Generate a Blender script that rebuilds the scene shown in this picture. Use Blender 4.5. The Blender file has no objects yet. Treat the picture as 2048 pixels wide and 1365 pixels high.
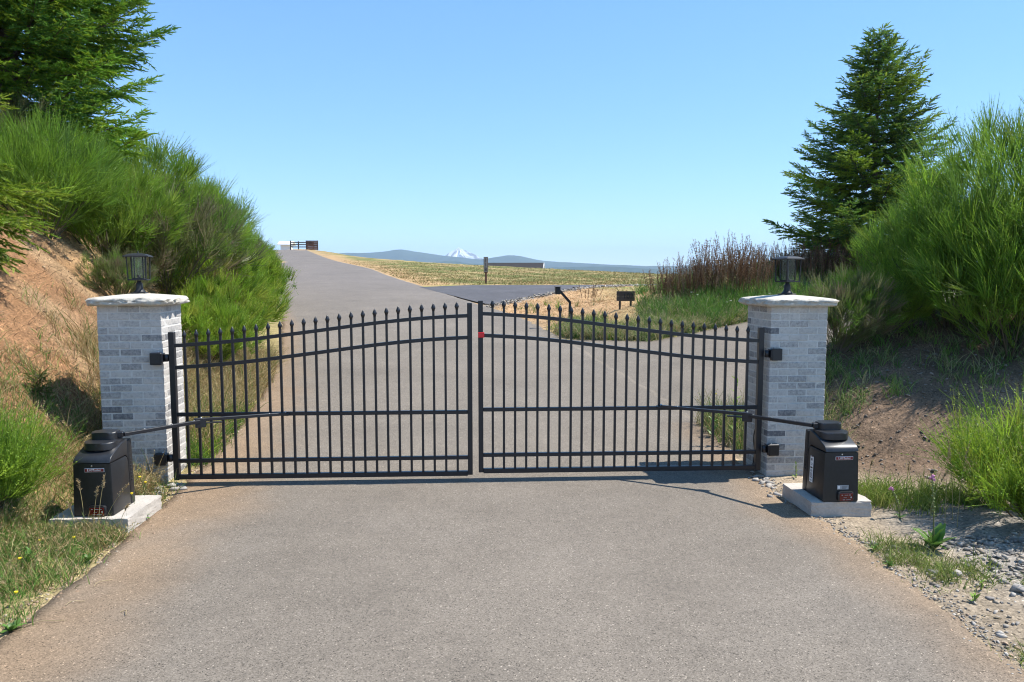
import bpy, bmesh, math, random
import numpy as np
from mathutils import Vector, Matrix

S = bpy.context.scene
COL = S.collection
R = math.radians
rng = np.random.default_rng(7)
random.seed(7)

# ------------------------------------------------------------------ camera
CAM_H, CAM_F, CAM_P = 2.0256, 1484.5, 5.12
cd = bpy.data.cameras.new('camera')
cam = bpy.data.objects.new('camera', cd); COL.objects.link(cam)
cam.location = (0, 0, CAM_H); cam.rotation_euler = (R(90 - CAM_P), 0, 0)
cd.sensor_width = 36; cd.lens = 36 * CAM_F / 2048
cd.clip_start = 0.1; cd.clip_end = 90000
S.camera = cam

# ------------------------------------------------------------------ sky, sun, exposure
SUN_EL, SUN_AZ = 58.0, 9.0          # azimuth measured from +X towards +Y
w = bpy.data.worlds.new('World'); S.world = w; w.use_nodes = True
nt = w.node_tree; nt.nodes.clear()
sky = nt.nodes.new('ShaderNodeTexSky'); sky.sky_type = 'NISHITA'; sky.sun_disc = False
sky.sun_elevation = R(SUN_EL); sky.sun_rotation = R(90 - SUN_AZ)
sky.altitude = 300; sky.air_density = 0.7; sky.dust_density = 0.0; sky.ozone_density = 8.0
bg = nt.nodes.new('ShaderNodeBackground'); bg.inputs[1].default_value = 0.15
wo = nt.nodes.new('ShaderNodeOutputWorld')
hs_ = nt.nodes.new('ShaderNodeHueSaturation'); hs_.inputs['Saturation'].default_value = 1.30; hs_.inputs['Value'].default_value = 1.78
gm_ = nt.nodes.new('ShaderNodeGamma'); gm_.inputs[1].default_value = .6          # evens out the sky from zenith to horizon
nt.links.new(sky.outputs[0], gm_.inputs[0]); nt.links.new(gm_.outputs[0], hs_.inputs['Color']); nt.links.new(hs_.outputs[0], bg.inputs[0]); nt.links.new(bg.outputs[0], wo.inputs[0])
ld = bpy.data.lights.new('sun', 'SUN'); ld.energy = 4.4; ld.angle = R(0.53); ld.color = (1.0, 0.955, 0.88)
sun = bpy.data.objects.new('sun', ld); COL.objects.link(sun)
sdir = Vector((math.cos(R(SUN_EL)) * math.cos(R(SUN_AZ)), math.cos(R(SUN_EL)) * math.sin(R(SUN_AZ)), math.sin(R(SUN_EL))))
sun.rotation_euler = sdir.to_track_quat('Z', 'Y').to_euler()
sun.location = (8, 2, 14)
vs = S.view_settings
vs.view_transform = 'Standard'; vs.look = 'None'; vs.gamma = 1; vs.use_curve_mapping = False
vs.exposure = 0.9
S.render.engine = 'CYCLES'
S.cycles.pixel_filter_type = 'BLACKMAN_HARRIS'; S.cycles.filter_width = 1.1
S.cycles.max_bounces = 8; S.cycles.transparent_max_bounces = 8

# ------------------------------------------------------------------ materials
def mat(name, col=(.5, .5, .5), rough=.7, metal=0.0, spec=.5, attr=False, noise=None, bump=None, trans=0.0, rnd=0.0, extra=None):
    """noise = (scale, amount, detail) ; bump = (scale, strength, distance)"""
    m = bpy.data.materials.new(name); m.use_nodes = True
    t = m.node_tree; N = t.nodes; L = t.links
    b = N['Principled BSDF']
    b.inputs['Roughness'].default_value = rough; b.inputs['Metallic'].default_value = metal
    b.inputs['Specular IOR Level'].default_value = spec
    if attr:
        a = N.new('ShaderNodeAttribute'); a.attribute_name = 'Col'; c = a.outputs['Color']
    else:
        r_ = N.new('ShaderNodeRGB'); r_.outputs[0].default_value = (*col, 1); c = r_.outputs[0]
    geo = N.new('ShaderNodeNewGeometry')
    if noise:
        for (sc, am, de) in (noise if isinstance(noise, list) else [noise]):
            n = N.new('ShaderNodeTexNoise'); n.inputs['Scale'].default_value = sc; n.inputs['Detail'].default_value = de
            n.inputs['Roughness'].default_value = .6
            L.new(geo.outputs['Position'], n.inputs['Vector'])
            mr = N.new('ShaderNodeMapRange'); mr.inputs[1].default_value = .25; mr.inputs[2].default_value = .75
            mr.inputs[3].default_value = 1 - am; mr.inputs[4].default_value = 1 + am; mr.clamp = False
            L.new(n.outputs[0], mr.inputs[0])
            mx = N.new('ShaderNodeVectorMath'); mx.operation = 'SCALE'
            L.new(c, mx.inputs[0]); L.new(mr.outputs[0], mx.inputs['Scale']); c = mx.outputs[0]
    if rnd:
        o = N.new('ShaderNodeObjectInfo'); mr = N.new('ShaderNodeMapRange')
        mr.inputs[3].default_value = 1 - rnd; mr.inputs[4].default_value = 1 + rnd
        L.new(o.outputs['Random'], mr.inputs[0])
        mx = N.new('ShaderNodeVectorMath'); mx.operation = 'SCALE'
        L.new(c, mx.inputs[0]); L.new(mr.outputs[0], mx.inputs['Scale']); c = mx.outputs[0]
    if extra: c = extra(t, c, geo)
    L.new(c, b.inputs['Base Color'])
    if bump:
        last = None
        for (sc, st, di) in (bump if isinstance(bump, list) else [bump]):
            n = N.new('ShaderNodeTexNoise'); n.inputs['Scale'].default_value = sc; n.inputs['Detail'].default_value = 6
            n.inputs['Roughness'].default_value = .65
            L.new(geo.outputs['Position'], n.inputs['Vector'])
            bp = N.new('ShaderNodeBump'); bp.inputs['Strength'].default_value = st; bp.inputs['Distance'].default_value = di
            L.new(n.outputs[0], bp.inputs['Height'])
            if last: L.new(last.outputs[0], bp.inputs['Normal'])
            last = bp
        L.new(last.outputs[0], b.inputs['Normal'])
    if trans:
        tr = N.new('ShaderNodeBsdfTranslucent'); L.new(c, tr.inputs['Color'])
        ms = N.new('ShaderNodeMixShader'); ms.inputs[0].default_value = trans
        L.new(b.outputs[0], ms.inputs[1]); L.new(tr.outputs[0], ms.inputs[2])
        L.new(ms.outputs[0], N['Material Output'].inputs[0])
    return m

def speckle(scale, lo, hi, p0=.35, p1=.65, amt=1.0):
    """fine aggregate: colour multiplied by sharp noise, plus pale chips"""
    def f(t, c, geo):
        N, L = t.nodes, t.links
        v = N.new('ShaderNodeTexVoronoi'); v.inputs['Scale'].default_value = scale
        L.new(geo.outputs['Position'], v.inputs['Vector'])
        hs = N.new('ShaderNodeSeparateColor'); L.new(v.outputs['Color'], hs.inputs[0])
        mr = N.new('ShaderNodeMapRange'); mr.inputs[1].default_value = 0; mr.inputs[2].default_value = 1
        mr.inputs[3].default_value = lo; mr.inputs[4].default_value = hi
        L.new(hs.outputs[0], mr.inputs[0])
        mx = N.new('ShaderNodeVectorMath'); mx.operation = 'SCALE'
        L.new(c, mx.inputs[0]); L.new(mr.outputs[0], mx.inputs['Scale'])
        # rare bright and dark chips
        mr2 = N.new('ShaderNodeMapRange'); mr2.inputs[1].default_value = .965; mr2.inputs[2].default_value = .99
        mr2.inputs[3].default_value = 1; mr2.inputs[4].default_value = 1.9
        L.new(hs.outputs[1], mr2.inputs[0])
        mx2 = N.new('ShaderNodeVectorMath'); mx2.operation = 'SCALE'
        L.new(mx.outputs[0], mx2.inputs[0]); L.new(mr2.outputs[0], mx2.inputs['Scale'])
        mr3 = N.new('ShaderNodeMapRange'); mr3.inputs[1].default_value = .93; mr3.inputs[2].default_value = .97
        mr3.inputs[3].default_value = 1; mr3.inputs[4].default_value = .45
        L.new(hs.outputs[2], mr3.inputs[0])
        mx3 = N.new('ShaderNodeVectorMath'); mx3.operation = 'SCALE'
        L.new(mx2.outputs[0], mx3.inputs[0]); L.new(mr3.outputs[0], mx3.inputs['Scale'])
        return mx3.outputs[0]
    return f

M = {}
M['asphalt'] = mat('asphalt', attr=True, rough=.88, spec=.25, noise=[(.35, .13, 6), (1.6, .11, 6), (9, .07, 4)], bump=[(160, .5, .004), (30, .15, .01)], extra=speckle(150, .70, 1.30))
M['new_asphalt'] = mat('new_asphalt', (.085, .08, .082), rough=.8, spec=.35, noise=[(.8, .22, 4), (5, .12, 4)], bump=(90, .4, .006), extra=speckle(60, .75, 1.25))
M['soil'] = mat('soil', attr=True, rough=.95, spec=.15, noise=[(.9, .22, 5), (7, .30, 6), (45, .40, 6)], bump=[(9, .5, .06), (60, .6, .015)], extra=speckle(70, .8, 1.2))
M['leaf'] = mat('foliage', attr=True, rough=.5, spec=.35, trans=.5)
M['straw'] = mat('grass_blades', attr=True, rough=.7, spec=.25, trans=.3)
M['bark'] = mat('bark', (.12, .085, .06), rough=.9, noise=(14, .3, 5), bump=(30, .6, .01))
M['twig'] = mat('dry_twigs', attr=True, rough=.9, spec=.2)
M['brick'] = None
M['mortar'] = mat('mortar', (.56, .54, .50), rough=.95, noise=[(4, .10, 5), (40, .12, 5)], bump=(90, .5, .004))
M['stone'] = mat('cap_stone', (.50, .46, .39), rough=.9, noise=[(5, .12, 5), (40, .15, 6)], bump=[(35, .5, .012), (150, .4, .003)])
M['pebble'] = mat('pebbles', attr=True, rough=.9, noise=(25, .2, 5), bump=(60, .5, .006))
M['pebble1'] = mat('pale_stone', (.33, .30, .265), rough=.9, noise=(25, .2, 5), bump=(60, .5, .006), rnd=.25)
M['concrete'] = mat('concrete', (.44, .40, .35), rough=.92, noise=[(5, .18, 6), (60, .15, 6)], bump=[(50, .4, .006), (12, .2, .02)])
M['iron'] = mat('black_gate_paint', (.012, .013, .017), rough=.38, spec=.5, noise=(60, .15, 4))
M['lampmetal'] = mat('lamp_metal', (.018, .018, .019), rough=.5, spec=.4, bump=(300, .2, .001))
M['plastic'] = mat('housing_plastic', (.014, .0145, .016), rough=.42, spec=.5, noise=(30, .25, 4), bump=(500, .15, .0008))
M['plastic2'] = mat('lid_plastic', (.02, .021, .024), rough=.34, spec=.55, noise=(20, .25, 4), bump=(500, .15, .0008))
M['steel'] = mat('steel', (.5, .5, .5), rough=.35, metal=1)
M['white'] = mat('white_print', (.75, .75, .73), rough=.5)
M['grey'] = mat('grey_print', (.35, .36, .37), rough=.5)
M['black'] = mat('black_print', (.015, .015, .015), rough=.5)
M['red'] = mat('red_reflector', (.72, .01, .02), rough=.3)
M['redlens'] = mat('red_lens', (.11, .006, .008), rough=.15, spec=.6)
M['redbadge'] = mat('red_badge', (.20, .015, .02), rough=.4)
M['darkwood'] = mat('dark_wood', (.085, .06, .045), rough=.85, noise=[(12, .25, 5)], bump=(25, .4, .01), rnd=.2)
M['brownwood'] = mat('brown_wood', (.17, .085, .055), rough=.85, noise=[(9, .25, 5)], bump=(25, .4, .01), rnd=.2)
M['greywood'] = mat('grey_wood', (.34, .29, .24), rough=.85, noise=[(9, .25, 5)], bump=(25, .4, .01), rnd=.2)
M['whitewall'] = mat('white_wall', (.75, .75, .74), rough=.8, noise=(2, .05, 4))
M['roof'] = mat('roof_shingle', (.025, .022, .022), rough=.9, noise=[(1.5, .2, 5), (6, .25, 5)])
M['flower_y'] = mat('yellow_petals', (.75, .58, .02), rough=.7, trans=.2)
M['flower_p'] = mat('pink_petals', (.60, .25, .42), rough=.7, trans=.2)
M['flower_w'] = mat('white_petals', (.75, .72, .62), rough=.7, trans=.2)
M['far_hill'] = mat('far_hill', (.05, .075, .06), rough=1, spec=0, noise=[(.002, .25, 6)])
M['bulb'] = mat('bulb_glass', (.8, .8, .78), rough=.1)
# clear lamp glass
g = bpy.data.materials.new('lamp_glass'); g.use_nodes = True
t_ = g.node_tree; t_.nodes.remove(t_.nodes['Principled BSDF'])
tb = t_.nodes.new('ShaderNodeBsdfTransparent'); gb = t_.nodes.new('ShaderNodeBsdfGlossy'); gb.inputs['Roughness'].default_value = .03
tb.inputs[0].default_value = (.93, .95, .95, 1)
mx_ = t_.nodes.new('ShaderNodeMixShader')
mx_.inputs[0].default_value = .015; t_.links.new(tb.outputs[0], mx_.inputs[1]); t_.links.new(gb.outputs[0], mx_.inputs[2])
t_.links.new(mx_.outputs[0], t_.nodes['Material Output'].inputs[0])
M['glass'] = g
# whitewashed brick: pale wash over grey brick, more or less of it brick by brick
def brick_mat():
    m = bpy.data.materials.new('whitewashed_brick'); m.use_nodes = True
    t = m.node_tree; N, L = t.nodes, t.links; b = N['Principled BSDF']; b.inputs['Roughness'].default_value = .92
    b.inputs['Specular IOR Level'].default_value = .2
    geo = N.new('ShaderNodeNewGeometry'); o = N.new('ShaderNodeObjectInfo')
    n = N.new('ShaderNodeTexNoise'); n.inputs['Scale'].default_value = 38; n.inputs['Detail'].default_value = 7; n.inputs['Roughness'].default_value = .7
    L.new(geo.outputs['Position'], n.inputs['Vector'])
    cr = N.new('ShaderNodeValToRGB')          # how much wash is left, from the random value of the brick
    e = cr.color_ramp.elements
    e[0].position = 0.0; e[0].color = (.02,) * 3 + (1,); e[1].position = 1.0; e[1].color = (1,) * 3 + (1,)
    for p, v in ((.035, .12), (.07, .42), (.25, .62), (.6, .92)):
        q = e.new(p); q.color = (v,) * 3 + (1,)
    L.new(o.outputs['Random'], cr.inputs[0])
    ad = N.new('ShaderNodeMath'); ad.operation = 'MULTIPLY_ADD'; ad.inputs[1].default_value = 1.9; ad.inputs[2].default_value = -.95
    L.new(n.outputs[0], ad.inputs[0])
    a2 = N.new('ShaderNodeMath'); a2.operation = 'ADD'; a2.use_clamp = True
    L.new(ad.outputs[0], a2.inputs[0]); L.new(cr.outputs[0], a2.inputs[1])
    mx = N.new('ShaderNodeMix'); mx.data_type = 'RGBA'
    mx.inputs[6].default_value = (.15, .15, .155, 1); mx.inputs[7].default_value = (.52, .49, .45, 1)
    L.new(a2.outputs[0], mx.inputs[0])
    n2 = N.new('ShaderNodeTexNoise'); n2.inputs['Scale'].default_value = 3; n2.inputs['Detail'].default_value = 4
    L.new(geo.outputs['Position'], n2.inputs['Vector'])
    mr = N.new('ShaderNodeMapRange'); mr.inputs[1].default_value = .3; mr.inputs[2].default_value = .7; mr.inputs[3].default_value = .88; mr.inputs[4].default_value = 1.08
    L.new(n2.outputs[0], mr.inputs[0])
    sc = N.new('ShaderNodeVectorMath'); sc.operation = 'SCALE'; L.new(mx.outputs[2], sc.inputs[0]); L.new(mr.outputs[0], sc.inputs['Scale'])
    L.new(sc.outputs[0], b.inputs['Base Color'])
    bp = N.new('ShaderNodeBump'); bp.inputs['Strength'].default_value = .6; bp.inputs['Distance'].default_value = .004
    n3 = N.new('ShaderNodeTexNoise'); n3.inputs['Scale'].default_value = 80; n3.inputs['Detail'].default_value = 6
    L.new(geo.outputs['Position'], n3.inputs['Vector']); L.new(n3.outputs[0], bp.inputs['Height']); L.new(bp.outputs[0], b.inputs['Normal'])
    return m
M['brick'] = brick_mat()

# ------------------------------------------------------------------ mesh helpers
def link(o, parent=None):
    COL.objects.link(o)
    if parent is not None: o.parent = parent
    return o
def tag(o, label=None, cat=None, group=None, kind=None):
    if label: o['label'] = label
    if cat: o['category'] = cat
    if group: o['group'] = group
    if kind: o['kind'] = kind
    return o
def empty(name, loc=(0, 0, 0), rz=0.0):
    o = bpy.data.objects.new(name, None); o.location = loc; o.rotation_euler = (0, 0, rz)
    o.empty_display_size = .2
    return link(o)
def np_mesh(name, V, faces, col=None, smooth=False):
    """V (n,3); faces: list of int arrays (m,k)"""
    me = bpy.data.meshes.new(name)
    V = np.asarray(V, dtype=np.float32)
    me.vertices.add(len(V)); me.vertices.foreach_set('co', V.ravel())
    tot = [np.full(len(f), f.shape[1], dtype=np.int32) for f in faces if len(f)]
    tot = np.concatenate(tot); idx = np.concatenate([f.ravel() for f in faces if len(f)]).astype(np.int32)
    start = np.concatenate([[0], np.cumsum(tot)[:-1]]).astype(np.int32)
    me.loops.add(len(idx)); me.loops.foreach_set('vertex_index', idx)
    me.polygons.add(len(tot)); me.polygons.foreach_set('loop_start', start); me.polygons.foreach_set('loop_total', tot)
    me.update(calc_edges=True)
    if smooth: me.polygons.foreach_set('use_smooth', np.ones(len(tot), dtype=bool))
    if col is not None:
        a = me.attributes.new('Col', 'FLOAT_COLOR', 'POINT')
        c = np.ones((len(V), 4), dtype=np.float32); c[:, :3] = col
        a.data.foreach_set('color', c.ravel())
    return me
class Acc:
    """collects ribbons, triangles and tubes with a colour for each vertex"""
    def __init__(s): s.V = []; s.C = []; s.F3 = []; s.F4 = []; s.n = 0
    def add(s, V, C, F3=None, F4=None):
        V = np.asarray(V, float).reshape(-1, 3); C = np.broadcast_to(np.asarray(C, float), V.shape)
        s.V.append(V); s.C.append(C)
        if F3 is not None and len(F3): s.F3.append(np.asarray(F3) + s.n)
        if F4 is not None and len(F4): s.F4.append(np.asarray(F4) + s.n)
        s.n += len(V)
    def ribbons(s, P, W, C, side=None):
        """P (N,K,3) paths, W (N,K) widths, C (N,3) or (N,K,3) colours"""
        N, K = P.shape[:2]
        if N == 0: return
        T = np.gradient(P, axis=1)
        if side is None: side = rng.normal(size=(N, 1, 3))
        B = np.cross(T, side); B /= np.linalg.norm(B, axis=2, keepdims=True) + 1e-9
        B *= W[..., None] * .5
        V = np.stack([P - B, P + B], axis=2)
        C = np.asarray(C, float)
        if C.ndim == 2: C = C[:, None, :]
        C = np.broadcast_to(C[:, :, None, :], (N, K, 2, 3))
        base = (np.arange(N) * K * 2)[:, None]; k = np.arange(K - 1)[None] * 2
        a = base + k
        F = np.stack([a, a + 1, a + 3, a + 2], axis=2).reshape(-1, 4)
        s.add(V, C.reshape(-1, 3), None, F)
    def tris(s, base, tip, wid, C):
        N = len(base)
        if N == 0: return
        V = np.stack([base - wid, base + wid, tip], axis=1)
        C = np.broadcast_to(np.asarray(C, float)[:, None, :], (N, 3, 3))
        s.add(V, C.reshape(-1, 3), np.arange(N * 3).reshape(-1, 3))
    def tube(s, path, rad, C, n=6):
        path = np.asarray(path, float); K = len(path); rad = np.broadcast_to(rad, (K,))
        T = np.gradient(path, axis=0); T /= np.linalg.norm(T, axis=1, keepdims=True) + 1e-9
        u = np.cross(T, [.31, .17, .93] if abs(T[0, 2]) < .9 else [1, .1, .05]); u /= np.linalg.norm(u, axis=1, keepdims=True)
        v = np.cross(T, u); th = np.arange(n) * 2 * np.pi / n
        V = path[:, None] + rad[:, None, None] * (u[:, None] * np.cos(th)[None, :, None] + v[:, None] * np.sin(th)[None, :, None])
        i = np.arange(K - 1)[:, None] * n; j = np.arange(n)[None]; j2 = (j + 1) % n
        F = np.stack([i + j, i + j2, i + n + j2, i + n + j], axis=2).reshape(-1, 4)
        s.add(V, C, None, F)
    def mesh(s, name, smooth=False):
        fs = []
        if s.F4: fs.append(np.concatenate(s.F4))
        if s.F3: fs.append(np.concatenate(s.F3))
        return np_mesh(name, np.concatenate(s.V), fs, np.concatenate(s.C), smooth)
def put(name, me, m, parent=None, loc=(0, 0, 0), rot=(0, 0, 0), scale=None):
    o = bpy.data.objects.new(name, me)
    if m is not None and len(me.materials) == 0: me.materials.append(m)
    o.location = loc; o.rotation_euler = rot
    if scale: o.scale = scale
    return link(o, parent)
def bm_mesh(name, bm, smooth=False):
    me = bpy.data.meshes.new(name); bmesh.ops.recalc_face_normals(bm, faces=bm.faces[:]); bm.to_mesh(me); bm.free()
    if smooth:
        for p in me.polygons: p.use_smooth = True
    return me
def box_bm(bm, c, d, rz=0.0, bevel=0.0, seg=1):
    r = bmesh.ops.create_cube(bm, size=1.0)
    mt = Matrix.Translation(c) @ Matrix.Rotation(rz, 4, 'Z') @ Matrix.Diagonal((*d, 1))
    bmesh.ops.transform(bm, matrix=mt, verts=r['verts'])
    if bevel:
        es = list({e for v in r['verts'] for e in v.link_edges})
        bmesh.ops.bevel(bm, geom=es, offset=bevel, segments=seg, affect='EDGES', profile=.5)
def box_me(name, c, d, rz=0.0, bevel=0.0, seg=1):
    bm = bmesh.new(); box_bm(bm, c, d, rz, bevel, seg); return bm_mesh(name, bm)
def beam_bm(bm, a, b, wd, ht, bevel=0.0):
    """square bar from a to b"""
    a, b = Vector(a), Vector(b); d = b - a
    r = bmesh.ops.create_cube(bm, size=1.0)
    x = d.normalized(); up = Vector((0, 0, 1)) if abs(x.z) < .95 else Vector((0, 1, 0))
    y = up.cross(x).normalized(); z = x.cross(y)
    mt = Matrix((x, y, z)).transposed().to_4x4(); mt.translation = (a + b) / 2
    bmesh.ops.transform(bm, matrix=mt @ Matrix.Diagonal((d.length, wd, ht, 1)), verts=r['verts'])
    if bevel:
        es = list({e for v in r['verts'] for e in v.link_edges})
        bmesh.ops.bevel(bm, geom=es, offset=bevel, segments=1, affect='EDGES')
def beam_me(name, a, b, wd, ht, bevel=0.0):
    bm = bmesh.new(); beam_bm(bm, a, b, wd, ht, bevel); return bm_mesh(name, bm)
def lathe_me(name, prof, n=12, smooth=True, loc=(0, 0, 0)):
    V = []; F = []
    for (r, z) in prof:
        for k in range(n):
            a = 2 * math.pi * k / n; V.append((loc[0] + r * math.cos(a), loc[1] + r * math.sin(a), loc[2] + z))
    for i in range(len(prof) - 1):
        for k in range(n): F.append((i * n + k, i * n + (k + 1) % n, (i + 1) * n + (k + 1) % n, (i + 1) * n + k))
    F.append(tuple(range(n))[::-1]); F.append(tuple((len(prof) - 1) * n + k for k in range(n)))
    me = bpy.data.meshes.new(name); me.from_pydata(V, [], F); me.update()
    if smooth:
        for p in me.polygons: p.use_smooth = len(p.vertices) == 4
    return me
def text_me(name, body, size, depth=.001):
    cu = bpy.data.curves.new(name, 'FONT'); cu.body = body; cu.size = size; cu.extrude = depth
    cu.align_x = 'CENTER'; cu.align_y = 'CENTER'; cu.resolution_u = 3
    o = bpy.data.objects.new(name, cu); COL.objects.link(o)
    dg = bpy.context.evaluated_depsgraph_get()
    me = bpy.data.meshes.new_from_object(o.evaluated_get(dg)); me.name = name
    bpy.data.objects.remove(o); return me

# ------------------------------------------------------------------ terrain
def ss(a, b, x): t = np.clip((x - a) / (b - a), 0, 1); return t * t * (3 - 2 * t)
ZR_Y = [-40, 4, 7, 10, 14, 21, 30, 42, 55, 72, 90, 110, 128, 150, 200]
ZR_Z = [0, 0, .01, .13, .34, .80, 1.38, 1.95, 2.45, 3.4, 4.5, 5.85, 6.3, 5.8, 2]
XL_Y = [-40, 4, 5, 6.8, 8.5, 12, 16, 21, 30, 42, 55, 72, 90, 110, 128, 200]
XL_X = [-2.85, -2.85, -2.9, -3.12, -3.35, -3.95, -5.0, -6.5, -9.7, -13.3, -16.8, -23.6, -30, -37.4, -44, -75]
XR_Y = [-40, 5, 6, 7.2, 8.5, 11, 16, 21, 24, 30, 42, 55, 72, 90, 110, 128, 200]
XR_X = [2.62, 2.62, 2.55, 2.36, 2.5, 2.3, 1.4, .35, -.9, -3.1, -7.0, -10.4, -17.4, -23.7, -30.8, -37.2, -68]
def smooth_tab(X, Y, lo, hi, n=4000, k=1.0):
    g_ = np.linspace(lo, hi, n); v = np.interp(g_, X, Y); dx = g_[1] - g_[0]
    # smoothing that widens with distance
    out = np.zeros(n)
    cs = np.concatenate([[0], np.cumsum(v)])
    half = np.clip(((np.abs(g_) * .09 + .3) * k / dx).astype(int), 1, 400)
    i0 = np.clip(np.arange(n) - half, 0, n); i1 = np.clip(np.arange(n) + half + 1, 0, n)
    out = (cs[i1] - cs[i0]) / (i1 - i0)
    return lambda q: np.interp(q, g_, out)
zr = smooth_tab(ZR_Y, ZR_Z, -40, 200); xl = smooth_tab(XL_Y, XL_X, -40, 200); xr = smooth_tab(XR_Y, XR_X, -40, 200)
# branch road to the right behind the gate: near and far edges as functions of x
BL = lambda x: np.interp(x, [-2, 2.5, 5, 9, 16, 30], [9.4, 9.6, 11.2, 13.0, 15.5, 20])
BU = lambda x: np.interp(x, [-2, 1.2, 3, 5.5, 9, 16, 30], [17.5, 17.0, 15.9, 17.4, 19.4, 23, 31])
# newly surfaced side road further up
DL = lambda x: np.interp(x, [-4, -.9, 0, 1.6, 3.7, 8, 30], [22, 24, 25.6, 28.2, 31.5, 35, 40])
DU = lambda x: np.interp(x, [-6, -3.6, -2, 3.7, 30], [31.5, 32.3, 33.4, 34.2, 45])
_p = rng.uniform(0, 100, size=(40,))
def fbm(x, y, f, o=4):
    v = 0; a = 1; tot = 0
    for i in range(o):
        v = v + a * (np.sin(x * f * 1.7 + _p[i] + 1.3 * np.sin(y * f * 1.1 + _p[i + 8])) * np.cos(y * f * 1.9 + _p[i + 16] + 1.2 * np.sin(x * f * .9 + _p[i + 24])))
        tot += a; a *= .55; f *= 2.1
    return v / tot
def on_road(x, y, m=0.0):
    a = (x > xl(y) - m) & (x < xr(y) + m) & (y < 200)
    b = (x > 0) & (x < 29) & (y > BL(x) - m) & (y < BU(x) + m)
    c = (x > xr(y) - 1) & (x < 29) & (y > DL(x) - m) & (y < DU(x) + m) & (y > 20)
    return a | b | c
def h(x, y, rough=True):
    x = np.asarray(x, float); y = np.asarray(y, float)
    x, y = np.broadcast_arrays(x, y)
    z0 = zr(np.clip(y, -40, 200))
    el = xl(y) - x; er = x - xr(y)                         # distance outside the left / right edge
    z = z0.copy()
    # left bank
    hb = np.interp(y, [-40, 2, 5, 7, 9, 12, 16, 22, 30, 45, 70, 110, 140], [1.2, 1.4, 2.4, 4.2, 5.4, 5.2, 4.0, 2.8, 2.0, 1.3, .7, .3, .2])
    toe = np.interp(y, [2, 5, 8, 12, 16], [.9, .75, .55, .7, .5])
    d = np.clip(el - toe, 0, None)
    z = z + hb * (1 - np.exp(-1.32 * d / hb - .35 * (d / hb) ** 2)) + .05 * np.clip(el, 0, toe)
    # right of the main road: branch road level rises gently to the right
    er_ = np.clip(er, 0, None)
    mid = ss(8.5, 12, y) * (1 - ss(27, 33, y))
    z = z + mid * .08 * np.clip(er_, 0, 14) * (1 - .75 * ss(20.5, 25, y))
    # mound beyond the branch road
    up = ss(0, 3.2, y - BU(x)) * (1 - ss(20.2 + .22 * np.clip(x - 5, 0, 20), 25 + .22 * np.clip(x - 5, 0, 20), y)) * (x > 0)
    z = z + up * (.15 * np.clip(x - .8, 0, 5) + .10 * np.clip(x - 5.8, 0, 7))
    # bank that faces the camera beside the right pillar
    bt = 7.75 - .35 * (x - 4.4)
    bk = .62 * np.clip(y - bt, 0, None); bk = 1.15 * (1 - np.exp(-bk / 1.0)) * ss(3.15, 4.3, x)
    bk = bk * (1 - ss(-.8, .6, y - BL(x)))
    z = z + bk + .2 * ss(5.2, 8.5, x) * ss(5.6, 8.5, y) * (1 - ss(-.8, .6, y - BL(x)))
    # far field to the right of the road
    crest = 2.8 - .05 * np.clip(x, -40, 60)
    F = 1.52 + (crest - 1.52) * ss(30, 78, y) * 1.0
    F = np.where(y > 78, crest - .0009 * (y - 78) ** 2 * np.exp(-(y - 78) / 900.) - .02 * np.clip(y - 78, 0, None), F)
    F = np.maximum(F, -110)
    k = ss(26, 34, y) * ss(0, np.clip(.16 * y, 3, 16), er_)
    z = z * (1 - k) + F * k
    # left far side falls away with distance as well
    kl = ss(90, 260, y) * (er <= 0)
    z = z * (1 - kl) + np.maximum(F, -110) * kl
    z = np.where(y > 200, np.maximum(F, -110), z)
    if rough:
        off = np.clip(np.minimum(np.where(el > 0, el, 9), 1), 0, 1) * (el > 0) + np.clip(er_, 0, 1) * (er > 0)
        rd = on_road(x, y, .05)
        z = z + np.where(rd, 0, np.clip(off, 0, 1) * (.05 * fbm(x, y, 1.4) + .03 * fbm(x + 9, y - 4, 5.5) + .045 * fbm(x * .25 + 3, y, 3.1) * np.clip(el - 1, 0, 1) * (el > 0)))
    return z
def hz(x, y): return float(h(x, y))

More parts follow.
